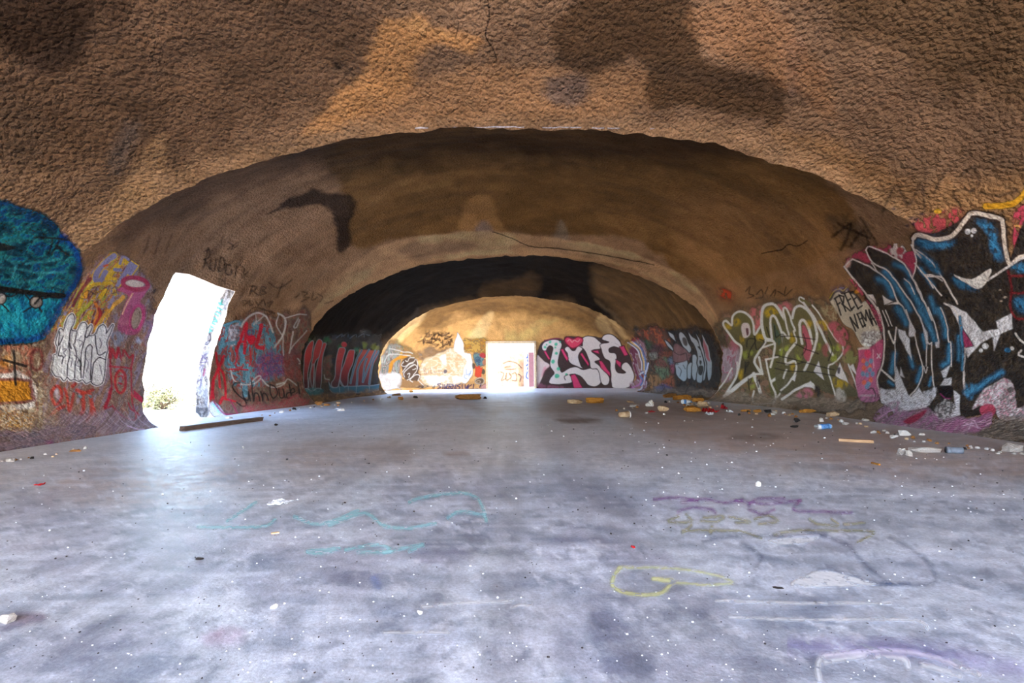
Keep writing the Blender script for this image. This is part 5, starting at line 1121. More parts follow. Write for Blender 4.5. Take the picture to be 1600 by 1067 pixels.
c.S([(170, 955), (300, 930), (350, 915), (330, 985), (190, 1015), (120, 985)], [(170, 110, 144), (150, 96, 130), (176, 134, 156)], 4, 10, .9, 2, 1.0, 76)
for p in ([(220, 975), (320, 955)], [(250, 990), (270, 950), (290, 985)], [(230, 960), (300, 985)]): c.L(p, 5, (216, 180, 206), .8)
c.S([(330, 985), (360, 945), (500, 945), (500, 1040), (180, 1015)], [(120, 108, 98), (140, 128, 116), (104, 94, 86)], 10, 5, .85, 3, .6, 77)
for p in ([(370, 990), (400, 960), (390, 1000)], [(420, 1000), (440, 960), (460, 1000)]): c.L(p, 8, (80, 74, 72), .5, 1.5)
skin(c, (1, 2), wall_near, 'graffiti_blue_letters', 'huge black and blue letters edged in white on the right wall', M_paint, 1.35, maxjump=0.6)

# faded writing and small marks on the right side
c = Canvas(1290, 255, 1600, 400, 1.0)
for p in ([(1380, 330), (1400, 290), (1420, 320), (1440, 285), (1445, 330)], [(1460, 300), (1475, 270)], [(1500, 275), (1520, 262), (1530, 285), (1515, 300)], [(1530, 300), (1560, 305), (1590, 298)], [(1490, 300), (1500, 320)]): c.L(p, 4, (84, 70, 62), .45, 1.5)
for p in ([(1300, 370), (1330, 350), (1315, 390)], [(1330, 385), (1350, 360), (1360, 395)], [(1345, 340), (1370, 380)], [(1310, 350), (1360, 372)]): c.L(p, 4, (48, 40, 36), .5, 1.5)
for x, y in ((1424, 340), (1432, 342), (1418, 352), (1428, 350), (1396, 326), (1440, 334)): c.E(x, y, 3, 2.2, (84, 84, 128), .6, None, 1.2)
skin(c, (1, 2), wall_near, 'marker_scrawl', 'faded grey scrawl above the black and blue letters', M_tag, 1.0, maxjump=0.6)

# flakes of white coating hanging on along the edge of the first rib
c = Canvas(640, 186, 1040, 206, 0.8)
rimc = [(x, 200.0 + ((x - 800) / 420.0) ** 2 * 9 - 1.5 + 2.4 * (fbm(np.array([[x / 16.0, 0, 0]]), 3, 14)[0] - .5)) for x in np.arange(650, 1026, 6.0)]
for i in range(len(rimc) - 1):
    k = fbm(np.array([[i / 5.0, 0, 0]]), 3, 4)[0]
    if k > .4: c.L(rimc[i:i + 2], 1.0 + 5 * (k - .4), (196, 192, 204), .85, .7, sm=False)
skin(c, (1,), wall_near, 'flaking_coating', 'white flakes of coating along the rib edge', M_tag, 1.2)
# cracks in the ribs
c = Canvas(740, 355, 1290, 430, 0.9)
c.L([(770, 362), (800, 372), (826, 384), (870, 388), (930, 396), (985, 406), (1022, 414)], 1.3, (30, 22, 16), .9, .5); c.L([(1190, 396), (1210, 392), (1222, 390), (1232, 382), (1246, 384), (1262, 376)], 1.3, (36, 26, 20), .9, .5); c.L([(545, 445), (548, 420), (560, 400)], 1.2, (40, 30, 24), .8)
skin(c, (2,), wall_mid, 'crack', 'thin dark crack along the rib', M_tag, 1.0)
c = Canvas(690, 0, 800, 200, 0.9)
c.L([(763, 0), (764, 30), (758, 55), (770, 75), (776, 95), (762, 98)], 1.4, (44, 32, 24), .85, .6); c.L([(700, 45), (716, 35), (712, 60)], 1.2, (60, 44, 32), .7, .6)
skin(c, (1,), wall_near, 'crack', 'thin dark crack in the near vault', M_tag, 1.0)

# ---- old paint on the floor
def floor_skin(cv, name, label): return skin(cv, (), floor, name, label, M_floorpaint, 1.5, 0.004, 0.6, True)
M_floorpaint = paint_material('faded_floor_paint', 14.0, 0.004, 0.5, 0.7, 0.2)
c = Canvas(940, 876, 1160, 940, 1.2)
c.L([(968, 890), (958, 905), (960, 920), (990, 930), (1030, 929), (1045, 917), (1050, 908), (1022, 906)], 6, (196, 194, 130), .55, 2.0); c.L([(968, 888), (1030, 888), (1080, 892), (1130, 904), (1144, 912), (1110, 915), (1060, 912), (1020, 906)], 5, (196, 196, 146), .45, 2.0)
floor_skin(c, 'floor_marking', 'yellow letter G sprayed on the floor')
c = Canvas(1020, 770, 1400, 860, 1.2)
for p in ([(1010, 782), (1060, 778), (1090, 784)], [(1066, 786), (1100, 780), (1130, 786), (1160, 782)], [(1170, 790), (1185, 780), (1225, 780)], [(1060, 800), (1080, 794), (1110, 796), (1118, 802)], [(1170, 796), (1190, 804), (1210, 797)], [(1250, 784), (1240, 798), (1280, 800), (1330, 802)], [(1150, 783), (1200, 788), (1250, 782)]): c.L(p, 5, (132, 92, 142), .5, 1.8)
skin(c, (), floor, 'floor_marking', 'purple sprayed scrawl on the floor beyond the yellow G', M_floorpaint, 1.5, 0.004, 0.6, True)
c = Canvas(1040, 796, 1380, 850, 1.2)
for p in ([(1072, 804), (1080, 816), (1044, 816), (1060, 808)], [(1100, 810), (1130, 808), (1120, 816), (1096, 815)], [(1140, 808), (1172, 816), (1150, 818)], [(1180, 812), (1200, 806), (1216, 816), (1186, 820)], [(1265, 812), (1280, 820), (1310, 822), (1300, 812)], [(1320, 820), (1350, 818)], [(1066, 834), (1080, 822)], [(1110, 834), (1112, 824)], [(1066, 830), (1130, 830), (1160, 832), (1190, 842)], [(1210, 836), (1240, 830), (1300, 830), (1365, 832), (1340, 848)]): c.L(p, 5, (150, 146, 118), .55, 1.6)
floor_skin(c, 'floor_marking', 'olive sprayed lettering on the floor, right of centre')
c = Canvas(300, 760, 790, 880, 1.3)
for p in ([(355, 815), (385, 795), (400, 785)], [(310, 824), (380, 825), (415, 822), (430, 812)], [(640, 785), (660, 778), (700, 772), (730, 772), (750, 785), (760, 815)], [(515, 822), (560, 804), (580, 806), (600, 822), (640, 826), (680, 818)], [(460, 808), (500, 820), (560, 798)], [(700, 810), (720, 800), (756, 806)], [(480, 862), (530, 858), (500, 866), (480, 864)], [(540, 860), (590, 852), (610, 862), (560, 864)], [(600, 864), (660, 852), (640, 862)]): c.L(p, 6, (150, 200, 210), .45, 2)
floor_skin(c, 'floor_marking', 'pale cyan sprayed scrawl on the floor, left of centre')
c = Canvas(1060, 824, 1480, 930, 1.4)
c.P([(1200, 846), (1240, 838), (1280, 836), (1270, 846), (1230, 852)], (226, 230, 236), .7, 1.7); c.P([(1236, 916), (1260, 900), (1290, 892), (1330, 902), (1370, 914), (1300, 918)], (226, 230, 238), .75, 1.7)
for p in ([(1260, 830), (1320, 850), (1340, 870), (1360, 890), (1390, 912)], [(1390, 840), (1440, 870), (1462, 900), (1450, 915), (1380, 912)], [(1100, 845), (1160, 838), (1240, 840), (1290, 836)], [(1160, 850), (1190, 870), (1180, 890)], [(1280, 892), (1320, 896), (1370, 912), (1420, 914)]): c.L(p, 6, (84, 94, 118), .4, 3)
floor_skin(c, 'floor_marking', 'white and grey sprayed outline on the floor at the right')
c = Canvas(1230, 994, 1600, 1067, 1.5)
for p in ([(1280, 1067), (1282, 1030), (1330, 1022), (1400, 1018), (1470, 1032), (1530, 1056)], [(1370, 1028), (1410, 1030), (1420, 1045)], [(1290, 1036), (1350, 1026)], [(1440, 1040), (1500, 1058)]): c.L(p, 7, (212, 206, 230), .6, 3)
c.L([(1190, 1010), (1300, 1012), (1420, 1014), (1600, 1050)], 22, (128, 110, 166), .28, 12)
floor_skin(c, 'floor_marking', 'lilac sprayed loop on the floor at the near right corner')
c = Canvas(560, 880, 1500, 1000, 1.6)
for p in ([(660, 950), (720, 944), (780, 942), (800, 940)], [(1140, 966), (1250, 970), (1420, 970), (1450, 985)], [(1120, 940), (1260, 944), (1390, 944)], [(470, 905), (510, 908), (530, 915), (500, 925)], [(600, 990), (700, 990)], [(800, 950), (830, 945)]): c.L(p, 4, (214, 222, 232), .6, 2)
c.L([(585, 905), (592, 918)], 12, (110, 130, 180), .3, 4)
floor_skin(c, 'floor_marking', 'thin white scratch lines across the foreground floor')

# ---------------------------------------------------------------- things lying about
FOAM_O = plain_material('foam_orange', (140, 88, 26), 0.9, 0.3, 9.0, 0.012, c2=(196, 138, 60))
FOAM_T = plain_material('foam_tan', (160, 122, 84), 0.9, 0.25, 9.0, 0.012, c2=(204, 178, 146))
FOAM_W = plain_material('foam_pale', (196, 186, 178), 0.9, 0.2, 18.0, 0.010, c2=(232, 228, 224))
FOAM_B = plain_material('foam_brown', (122, 82, 44), 0.9, 0.25, 14.0, 0.012, c2=(176, 122, 66))
ROCKM = plain_material('broken_concrete', (150, 140, 132), 0.95, 0.2, 22.0, 0.012, c2=(206, 196, 188))
DARKM = plain_material('charred_bits', (44, 38, 36), 0.85, 0.3, 20.0, 0.006)
REDM = plain_material('red_plastic', (176, 22, 26), 0.4, 0.2, 10.0)
WHITEM = plain_material('white_plastic', (222, 224, 228), 0.45, 0.05, 10.0)
BLUEM = plain_material('blue_label', (40, 92, 170), 0.35, 0.3, 30.0, c2=(120, 170, 220))
METALM = plain_material('can_metal', (190, 192, 196), 0.3, 0.1, 20.0, metal=0.9)
GREYM = plain_material('grey_plastic', (112, 118, 130), 0.5, 0.15, 12.0, 0.004)
WOODM = plain_material('weathered_wood', (70, 56, 50), 0.85, 0.3, 9.0, 0.006, c2=(110, 90, 80), stretch=(1.0, 14.0, 14.0))
WOODL = plain_material('pale_wood', (176, 134, 96), 0.8, 0.2, 9.0, 0.004, c2=(206, 168, 130), stretch=(1.0, 14.0, 14.0))

def blob_mesh(name, seed, boxy=1.0, rough=0.25, sub=3, flat=-0.55):
    bm = bmesh.new(); bmesh.ops.create_icosphere(bm, subdivisions=sub, radius=1.0)
    V = np.array([v.co[:] for v in bm.verts])
    V = np.sign(V) * np.abs(V) ** boxy
    n = fbm(V * 1.3 + seed * 7.7, 3, seed) - 0.5; n2 = fbm(V * 4.0 + seed * 3.1, 3, seed + 3) - 0.5
    n3 = fbm(V * 9.0 + seed, 2, seed + 5) - 0.5
    V = V * (1 + n * rough * 3.6 + n2 * rough * 1.6 + n3 * rough * .9)[:, None]
    V[:, 2] = np.maximum(V[:, 2], flat)
    for j in range(3):
        lo, hi = V[:, j].min(), V[:, j].max(); V[:, j] = (V[:, j] - (lo + hi) / 2) / (hi - lo)
    V[:, 2] += 0.5
    for v, c in zip(bm.verts, V): v.co = c
    me = bpy.data.meshes.new(name); bm.to_mesh(me); bm.free()
    for p in me.polygons: p.use_smooth = True
    return me

def hull_mesh(name, seed, boxy=.6, rough=.2):
    """a broken lump: hull of random points in a box, its faces subdivided and roughened"""
    r = np.random.default_rng(seed + 900); bm = bmesh.new()
    for k in range(20):
        q = r.uniform(-1, 1, 3); q = q / np.abs(q).max() if r.uniform() < .8 else q
        q = q * np.array([1, 1, .8 + .2 * r.uniform()])
        if boxy > .7: q = q / np.linalg.norm(q) * r.uniform(.8, 1.05)
        bm.verts.new(q)
    h = bmesh.ops.convex_hull(bm, input=bm.verts[:])
    bmesh.ops.delete(bm, geom=[v for v in bm.verts if not v.link_faces], context='VERTS')
    bmesh.ops.subdivide_edges(bm, edges=bm.edges[:], cuts=3, use_grid_fill=True)
    bmesh.ops.smooth_vert(bm, verts=bm.verts[:], factor=.35, use_axis_x=True, use_axis_y=True, use_axis_z=True)
    V = np.array([v.co[:] for v in bm.verts])
    V = V * (1 + (fbm(V * 2.0 + seed, 3, seed) - .5) * rough * 1.8 + (fbm(V * 6.0 + seed, 2, seed + 4) - .5) * rough * 1.2)[:, None]
    for j in range(3):
        lo, hi = V[:, j].min(), V[:, j].max(); V[:, j] = (V[:, j] - (lo + hi) / 2) / (hi - lo)
    V[:, 2] = np.maximum(V[:, 2] + .5, 0.06) - .06
    for v, c in zip(bm.verts, V): v.co = c
    me = bpy.data.meshes.new(name); bm.to_mesh(me); bm.free()
    return me

def place(o, x, y, dz=0.0):
    p = on_floor(np.array(x), np.array(y)); o.location = (p[0], p[1], dz); return p

def chunk(name, label, cat, x, y, wp, hp, mat, seed, boxy=1.0, rough=0.22, depth=0.7, rz=0.0, group=None):
    """x, y: foot of the piece in the photograph; wp, hp: its width and height there"""
    p = on_floor(np.array(float(x)), np.array(float(y)))
    me = blob_mesh(name, seed, boxy, rough) if boxy >= 1 else hull_mesh(name, seed, boxy, rough)
    me.materials.append(mat)
    o = bpy.data.objects.new(name, me); COL.objects.link(o)
    s = p[1] / F; o.scale = (wp * s, wp * s * depth, hp * s)
    o.location = (p[0], p[1] + wp * s * depth * 0.3, -0.003); o.rotation_euler = (0, 0, rz)
    return tag(o, label, cat, group)

PIECES = [
 ('foam_slab', 'orange foam slab lying in the middle of the hall', 'foam', 731, 624, 42, 9, FOAM_B, 1, .6, .2, .35),
 ('foam_slab', 'yellow-orange foam block near the LYFE wall', 'foam', 930, 630, 29, 10, FOAM_O, 2, .5, .12, .5),
 ('foam_chunk', 'pale tan foam chunk left of the yellow-orange block', 'foam', 899, 631, 26, 8, FOAM_T, 3, .8, .25, .6),
 ('foam_slab', 'brown foam slab under the silver letters, farthest left of three', 'foam', 1047, 621, 22, 7, FOAM_B, 4, .6, .2, .5),
 ('foam_slab', 'long orange foam slab under the silver letters', 'foam', 1068, 625, 32, 9, FOAM_O, 5, .6, .2, .4),
 ('foam_slab', 'orange foam slab at the foot of the rib, beside the long one', 'foam', 1091, 628, 20, 7, FOAM_O, 6, .6, .2, .5),
 ('foam_chunk', 'cream foam chunk in front of the rib foot', 'foam', 1100, 636, 18, 10, FOAM_T, 7, .8, .25, .7),
 ('foam_chunk', 'large tan foam chunk beside the red rag', 'foam', 1083, 644, 26, 11, FOAM_O, 8, .8, .25, .7),
 ('foam_chunk', 'rounded cream foam chunk in the rubble strip', 'foam', 1037, 643, 18, 10, FOAM_T, 9, .9, .2, .7),
 ('foam_chunk', 'small grey crumpled chunk in the rubble strip', 'foam', 1016, 635, 14, 8, FOAM_W, 10, .9, .35, .7),
 ('foam_chunk', 'flat grey chunk at the left end of the rubble strip', 'foam', 992, 636, 16, 5, ROCKM, 11, .8, .35, .7),
 ('foam_chunk', 'thin tan flake behind the rubble strip', 'foam', 985, 629, 12, 4, FOAM_T, 12, .8, .3, .6),
 ('foam_slab', 'orange foam slab below the olive letters', 'foam', 1264, 645, 26, 7, FOAM_O, 13, .55, .15, .4),
 ('foam_chunk', 'cream boulder of foam at the wall foot below FREE NEMA', 'foam', 1304, 651, 18, 9, FOAM_T, 14, .8, .2, .7),
 ('foam_chunk', 'small orange foam piece under the lettering, left of two', 'foam', 1166, 643, 16, 4, FOAM_O, 15, .7, .3, .6),
 ('foam_chunk', 'small orange foam piece under the lettering, right of two', 'foam', 1184, 645, 13, 6, FOAM_O, 16, .8, .3, .6),
 ('foam_chunk', 'tan crumb beside the black scrap below the lettering', 'foam', 1211, 645, 8, 5, FOAM_T, 17, .8, .3, .6),
 ('stone', 'flat grey stone against the wall foot left of the blue letters', 'stone', 1355, 658, 13, 5, ROCKM, 18, .6, .2, .7),
 ('stone', 'brownish stone between the blue can and the wall', 'stone', 1322, 664, 10, 6, ROCKM, 19, .9, .25, .7),
 ('stone', 'square white stone in front of the pink wall foot', 'stone', 1416, 681, 14, 10, FOAM_W, 20, .6, .15, .8),
 ('stone', 'white stone left of the square white stone', 'stone', 1398, 685, 12, 6, FOAM_W, 21, .8, .25, .8),
 ('stone', 'small white stone below FREE NEMA, out on the floor', 'stone', 1366, 677, 9, 5, FOAM_W, 22, .8, .3, .7),
 ('stone', 'flat white stone right of the square white stone', 'stone', 1442, 680, 9, 4, FOAM_W, 23, .8, .3, .7),
 ('concrete_lump', 'lumpy pale concrete piece at the left end of the concrete bar', 'rubble', 1411, 711, 13, 12, ROCKM, 24, .8, .35, .8),
 ('concrete_lump', 'smaller pale concrete piece touching the concrete bar', 'rubble', 1422, 713, 10, 11, ROCKM, 25, .8, .35, .8),
 ('concrete_bar', 'broken concrete bar lying near the right wall', 'rubble', 1449, 707, 50, 9, ROCKM, 26, .45, .10, .28),
 ('concrete_lump', 'big rough concrete lump at the right edge by the wall', 'rubble', 1589, 706, 34, 14, ROCKM, 27, .8, .3, .7),
 ('foam_chunk', 'brown foam chunk at the wall foot left of the dark vault', 'foam', 497, 633, 12, 7, FOAM_B, 28, .9, .3, .7),
 ('foam_chunk', 'smaller brown foam chunk beside that one, farther right', 'foam', 510, 634, 9, 4, FOAM_B, 29, .8, .3, .7),
 ('foam_chunk', 'pale foam flake along the left wall foot of the dark vault', 'foam', 528, 631, 9, 4, FOAM_T, 30, .8, .3, .7),
 ('foam_chunk', 'brown foam chunk left of the central slab, nearest of a pair', 'foam', 626, 625, 9, 6, FOAM_B, 31, .9, .3, .7),
 ('foam_slab', 'dark flake lying left of the brown chunk pair', 'foam', 619, 618, 14, 4, FOAM_B, 32, .6, .3, .5),
 ('foam_slab', 'small dark slab between the pair and the central slab', 'foam', 649, 622, 8, 4, DARKM, 33, .6, .2, .5),
 ('foam_chunk', 'small orange crumb on the sunlit floor at far left', 'foam', 642, 613, 7, 4, FOAM_O, 34, .8, .3, .7),
 ('charred_chunk', 'black charred bit right of the central slab', 'debris', 758, 623, 6, 4, DARKM, 35, .9, .3, .8),
 ('charred_chunk', 'black crumpled scrap left of the blue can', 'debris', 1247, 660, 9, 8, DARKM, 36, .8, .35, .8),
 ('charred_chunk', 'flat black scrap in front of the blue can', 'debris', 1243, 668, 13, 4, DARKM, 37, .7, .35, .6),
 ('charred_chunk', 'black scrap among orange foam below the lettering', 'debris', 1200, 645, 12, 6, DARKM, 38, .8, .4, .6),
 ('charred_chunk', 'black bit lying by the left wall foot past the doorway', 'debris', 459, 640, 6, 4, DARKM, 39, .8, .3, .7),
 ('charred_chunk', 'small dark bit on the bright floor past the beam', 'debris', 431, 665, 6, 4, DARKM, 40, .8, .3, .7),
 ('charred_chunk', 'dark flake on the foreground floor at left', 'debris', 311, 875, 13, 5, DARKM, 41, .8, .35, .5),
 ('charred_chunk', 'dark flat flake on the foreground floor at right', 'debris', 1217, 920, 17, 4, DARKM, 42, .8, .35, .4),
 ('foam_ball', 'round white foam ball out on the floor at right', 'foam', 1186, 760, 9, 9, FOAM_W, 43, 1.0, .12, 1.0),
 ('stone', 'grey stone at the wall foot below the orange bar', 'stone', 12, 722, 14, 7, ROCKM, 44, .8, .3, .7),
 ('stone', 'flat brown stone at the left wall foot before the doorway', 'stone', 114, 706, 18, 4, FOAM_B, 45, .7, .3, .5),
 ('foam_chunk', 'white foam piece at the jamb foot past the doorway', 'foam', 357, 654, 11, 4, FOAM_W, 46, .7, .3, .6),
 ('foam_chunk', 'white foam piece along the left wall past the beam', 'foam', 439, 645, 8, 4, FOAM_W, 47, .8, .3, .6),
 ('foam_chunk', 'white foam flake at the floor in front of the finger letters', 'foam', 532, 642, 11, 4, FOAM_W, 48, .7, .3, .6),
 ('foam_chunk', 'white foam bit on the foreground floor, near the centre', 'foam', 656, 960, 9, 8, FOAM_W, 49, .9, .2, .8),
 ('foam_chunk', 'white angular foam bit on the foreground floor, left of centre', 'foam', 427, 951, 12, 8, FOAM_W, 50, .7, .3, .8),
 ('foam_chunk', 'multicoloured paint lump at the left edge of the floor', 'foam', 7, 976, 20, 18, ROCKM, 51, .8, .3, .8),
]
for (nm, lb, ct, x, y, wp, hp, mt, sd_, bx, rg, dp) in PIECES:
    chunk(nm, lb, ct, x, y, wp, hp, mt, sd_, bx, rg, dp, rz=(sd_ * 0.37) % 0.5 - 0.25)

def bar(name, label, cat, p0, p1, wid, thick, mat, seed, z0=0.0):
    a = on_floor(*map(np.array, map(float, p0))); b = on_floor(*map(np.array, map(float, p1)))
    d = b - a; Ln = float(np.linalg.norm(d)); n = 26
    bm = bmesh.new(); rows = []
    for i in range(n + 1):
        t = i / n; x = (t - .5) * Ln
        q = np.array([[x, s1 * wid / 2, s2 * thick / 2 + thick / 2 + z0] for s1, s2 in ((-1, -1), (1, -1), (1, 1), (-1, 1))])
        q += (np.array([fbm(q * 6 + seed, 3, seed + j) for j in range(3)]).T - 0.5) * np.array([0.02, wid * .18, thick * .15])
        if i in (0, n): q[:, 0] += (fbm(q * 30 + seed, 2, seed + 9) - .5) * wid * .8
        rows.append([bm.verts.new(v) for v in q])
    for i in range(n):
        for j in range(4): bm.faces.new((rows[i][j], rows[i][(j + 1) % 4], rows[i + 1][(j + 1) % 4], rows[i + 1][j]))
    bm.faces.new(rows[0][::-1]); bm.faces.new(rows[-1])
    bmesh.ops.recalc_face_normals(bm, faces=bm.faces[:])
    o = bm_obj(name, bm, mat, None, False)
    c = (a + b) / 2; o.location = (c[0], c[1], 0); o.rotation_euler = (0, 0, math.atan2(d[1], d[0]))
    return tag(o, label, cat)
bar('wooden_beam', 'long weathered wooden beam lying by the left doorway', 'beam', (284, 673), (408, 657), 0.13, 0.075, WOODM, 3)
bar('wooden_stick', 'short split board lying on the floor near the right wall', 'board', (1310, 689), (1364, 692), 0.07, 0.035, WOODL, 9)
bar('wood_splinter', 'thin pale splinter on the floor at centre left', 'wood', (425, 834), (437, 833), 0.012, 0.008, WOODL, 12)
bar('wrapper_stick', 'little orange stick with a white end near the concrete bar', 'litter', (1362, 724), (1374, 727), 0.02, 0.015, FOAM_O, 15)

def lathe(prof, n=20):
    bm = bmesh.new(); rows = []
    for r, z in prof: rows.append([bm.verts.new((r * math.cos(2 * math.pi * k / n), r * math.sin(2 * math.pi * k / n), z)) for k in range(n)])
    for a, b in zip(rows, rows[1:]):
        for k in range(n): bm.faces.new((a[k], a[(k + 1) % n], b[(k + 1) % n], b[k]))
    bm.faces.new(rows[0][::-1]); bm.faces.new(rows[-1]); return bm
def crush(bm, amt, seed):
    V = np.array([v.co[:] for v in bm.verts]); n = fbm(V * 22 + seed, 2, seed) - .5
    for v, k in zip(bm.verts, n): v.co.x *= 1 + k * amt * 2; v.co.y *= 0.8 + k * amt
def lying(name, label, cat, x, y, rz, parts, rad):
    o = empty(name, (0, 0, 0)); p = place(o, float(x), float(y)); o.rotation_euler = (0, 0, rz); tag(o, label, cat)
    for nm, bm, mt in parts:
        for v in bm.verts: v.co = Vector((v.co.z, v.co.x, max(v.co.y + rad, 0.002)))
        bm_obj(nm, bm, mt, o)
    return o
R = 0.055                                               # tall crushed drink can
b1 = lathe([(R * .86, 0.012), (R, 0.03), (R, 0.06)]); b2 = lathe([(R * 1.005, 0.06), (R * 1.01, 0.10), (R * .99, 0.17), (R * 1.0, .21)]); b3 = lathe([(R, .21), (R * .98, 0.23), (R * .78, 0.25)])
e1 = lathe([(R * .8, 0.0), (R * .86, 0.006), (R * .86, 0.013)]); e2 = lathe([(R * .78, .25), (R * .8, .256), (R * .76, .262)])
for k, q in enumerate((b1, b2, b3, e1, e2)): crush(q, 0.35, 5)
lying('drink_can', 'crushed blue and white drink can on the dusty floor at right', 'can', 1275, 671, 0.15, [('can_body', b2, BLUEM), ('can_base', b1, WHITEM), ('can_shoulder', b3, BLUEM), ('can_end', e1, METALM), ('can_lid', e2, METALM)], R * .85)
R = 0.07
lying('plastic_bottle', 'white plastic bottle with a blue label among foam slabs', 'bottle', 1065, 631, 0.05, [('bottle_body', lathe([(R * .8, 0), (R, .02), (R, .16), (R * .9, .2), (R * .35, .27), (R * .3, .29)]), WHITEM), ('bottle_label', lathe([(R * 1.01, .05), (R * 1.02, .13)]), BLUEM), ('bottle_cap', lathe([(R * .38, .28), (R * .38, .32), (R * .3, .325)]), BLUEM)], R)
R = 0.036
lying('broken_pipe', 'short grey broken pipe right of the concrete bar', 'pipe', 1478, 708, -0.35, [('pipe_wall', lathe([(R, 0), (R, .15), (R * .8, .15), (R * .8, .02)]), GREYM), ('pipe_collar', lathe([(R * 1.12, .0), (R * 1.12, .035), (R * 1.0, .036)]), GREYM)], R)
R = 0.075
o = lying('paper_cup', 'crumpled tan and white paper cup out on the floor', 'cup', 968, 653, 0.3, [('cup_wall', lathe([(R * .7, 0), (R, .22), (R * .92, .215), (R * .64, .02)]), FOAM_T), ('cup_rim', lathe([(R * 1.05, .215), (R * 1.06, .235), (R * .95, .235)]), WHITEM)], R * .9)

def scrap(name, label, cat, x, y, wp, dp, hp, mat, seed):
    p = on_floor(np.array(float(x)), np.array(float(y))); s = p[1] / F; n = 16
    g = np.stack(np.meshgrid(np.linspace(-.5, .5, n), np.linspace(-.5, .5, n), indexing='ij'), -1).reshape(-1, 2)
    ang = np.arctan2(g[:, 1], g[:, 0]); edge = 0.75 + 0.5 * (fbm(np.stack([np.cos(ang) * 1.5, np.sin(ang) * 1.5, np.full(len(ang), seed * 1.0)], -1), 3, seed))
    h = np.abs(fbm(np.stack([g[:, 0] * 5, g[:, 1] * 5, np.full(len(g), seed * 2.0)], -1), 3, seed + 1) - .45) * 2.2
    V = np.stack([g[:, 0] * wp * s * edge, g[:, 1] * dp * s * edge, 0.004 + h * hp * s], -1)
    o = np_mesh(name, V, grid_faces(n, n)[:, ::-1], mat, None, True); o.location = (p[0], p[1], 0)
    md = o.modifiers.new('thickness', 'SOLIDIFY'); md.thickness = 0.003
    return tag(o, label, cat)
scrap('plastic_scrap', 'torn white plastic scrap lying on the floor at left', 'scrap', 437, 786, 30, 26, 6, WHITEM, 2)
scrap('red_rag', 'red rag in the rubble strip by the rib foot', 'rag', 1109, 644, 18, 30, 10, REDM, 3)
scrap('red_scrap', 'small red scrap in the rubble strip, left of the foam chunks', 'scrap', 1018, 644, 10, 12, 4, REDM, 4)
scrap('white_bag', 'little white bag in front of the red rag', 'bag', 1109, 648, 9, 12, 6, WHITEM, 5)
scrap('red_wrapper', 'red wrapper standing beyond the red rag', 'wrapper', 1131, 639, 8, 12, 9, REDM, 6)
scrap('white_scrap', 'tiny white scrap left of the olive letters', 'scrap', 1140, 644, 7, 10, 5, WHITEM, 7)
scrap('red_scrap', 'tiny pink-red scrap on the foreground floor right of centre', 'scrap', 989, 856, 5, 8, 4, REDM, 8)
scrap('red_scrap', 'tiny red and white scrap on the left floor', 'scrap', 62, 758, 10, 10, 4, REDM, 9)
scrap('paper_scrap', 'flat white paper scrap in front of the finger letters', 'scrap', 530, 639, 16, 18, 3, WHITEM, 10)

# pebbles along the wall feet, and the pale crumbs strewn over the slab
PEB = [blob_mesh('pebble', 200 + k, .85, .3, 2) for k in range(5)]
CRM_ = [blob_mesh('foam_crumb', 300 + k, .8, .35, 1) for k in range(6)]
for k, m in enumerate(PEB): m.materials.append((ROCKM, FOAM_W, FOAM_T, DARKM, FOAM_B)[k])
WCR = plain_material('white_crumb', (206, 206, 210), 0.9, 0.1, 40.0)
DCR = plain_material('dark_crumb', (58, 52, 52), 0.9, 0.2, 40.0)
for k, m in enumerate(CRM_): m.materials.append(WCR if k < 5 else DCR)
def strew(name, mesh, x, y, w_, label, cat, group):
    p = on_floor(np.array(float(x)), np.array(float(y))); s = p[1] / F
    o = bpy.data.objects.new(name, mesh); COL.objects.link(o)
    o.location = (p[0], p[1], -0.001); o.scale = (w_ * s, w_ * s * rng.uniform(.7, 1.1), w_ * s * rng.uniform(.5, .8)); o.rotation_euler = (0, 0, rng.uniform(0, 6.28))
    return tag(o, label, cat, group)
TAKEN = []
def pebble(x, y, w_, where, group):
    p = on_floor(np.array(float(x)), np.array(float(y))); r_ = w_ * p[1] / F * .62
    if any((p[0] - a) ** 2 + (p[1] - b) ** 2 < (r_ + c_) ** 2 for a, b, c_ in TAKEN): return
    TAKEN.append((p[0], p[1], r_)); k = rng.integers(0, 5)
    strew('pebble', PEB[k], x, y, w_, ('larger ' if w_ > 5 else 'small ') + ('grey', 'white', 'tan', 'black', 'brown')[k] + ' bit of rubble ' + where, 'pebble', group)
for o in list(COL.objects):
    if o.parent is None and o.type == 'MESH' and 'category' in o: TAKEN.append((o.location.x, o.location.y, max(o.scale.x, o.scale.y) * .55 if o.scale.x < .99 else .35))
edge = [(1140, 642), (1230, 645), (1300, 652), (1360, 666), (1420, 682), (1500, 694), (1600, 706)]
ex, ey = zip(*edge)
for i in range(75):
    x = rng.uniform(1140, 1598); y = np.interp(x, ex, ey) + abs(rng.normal(0, 3.5)) + 1
    pebble(x, y, rng.uniform(3, 7), 'along the right wall foot below the ' + ('olive letters' if x < 1330 else 'blue letters' if x < 1500 else 'pink flare'), 'pebbles along the right wall foot')
for i in range(40):
    x = rng.uniform(960, 1140); y = rng.uniform(628, 648)
    pebble(x, y, rng.uniform(2.5, 6), 'in the rubble strip, ' + ('left end' if x < 1020 else 'middle' if x < 1080 else 'right end'), 'bits in the rubble strip')
el = [(0, 720), (115, 702), (165, 690), (240, 676)]; lx, ly = zip(*el)
for i in range(14):
    x = rng.uniform(2, 150); y = np.interp(x, lx, ly) + abs(rng.normal(0, 3)) + 1
    pebble(x, y, rng.uniform(3, 6), 'along the near left wall foot', 'pebbles along the left wall foot')
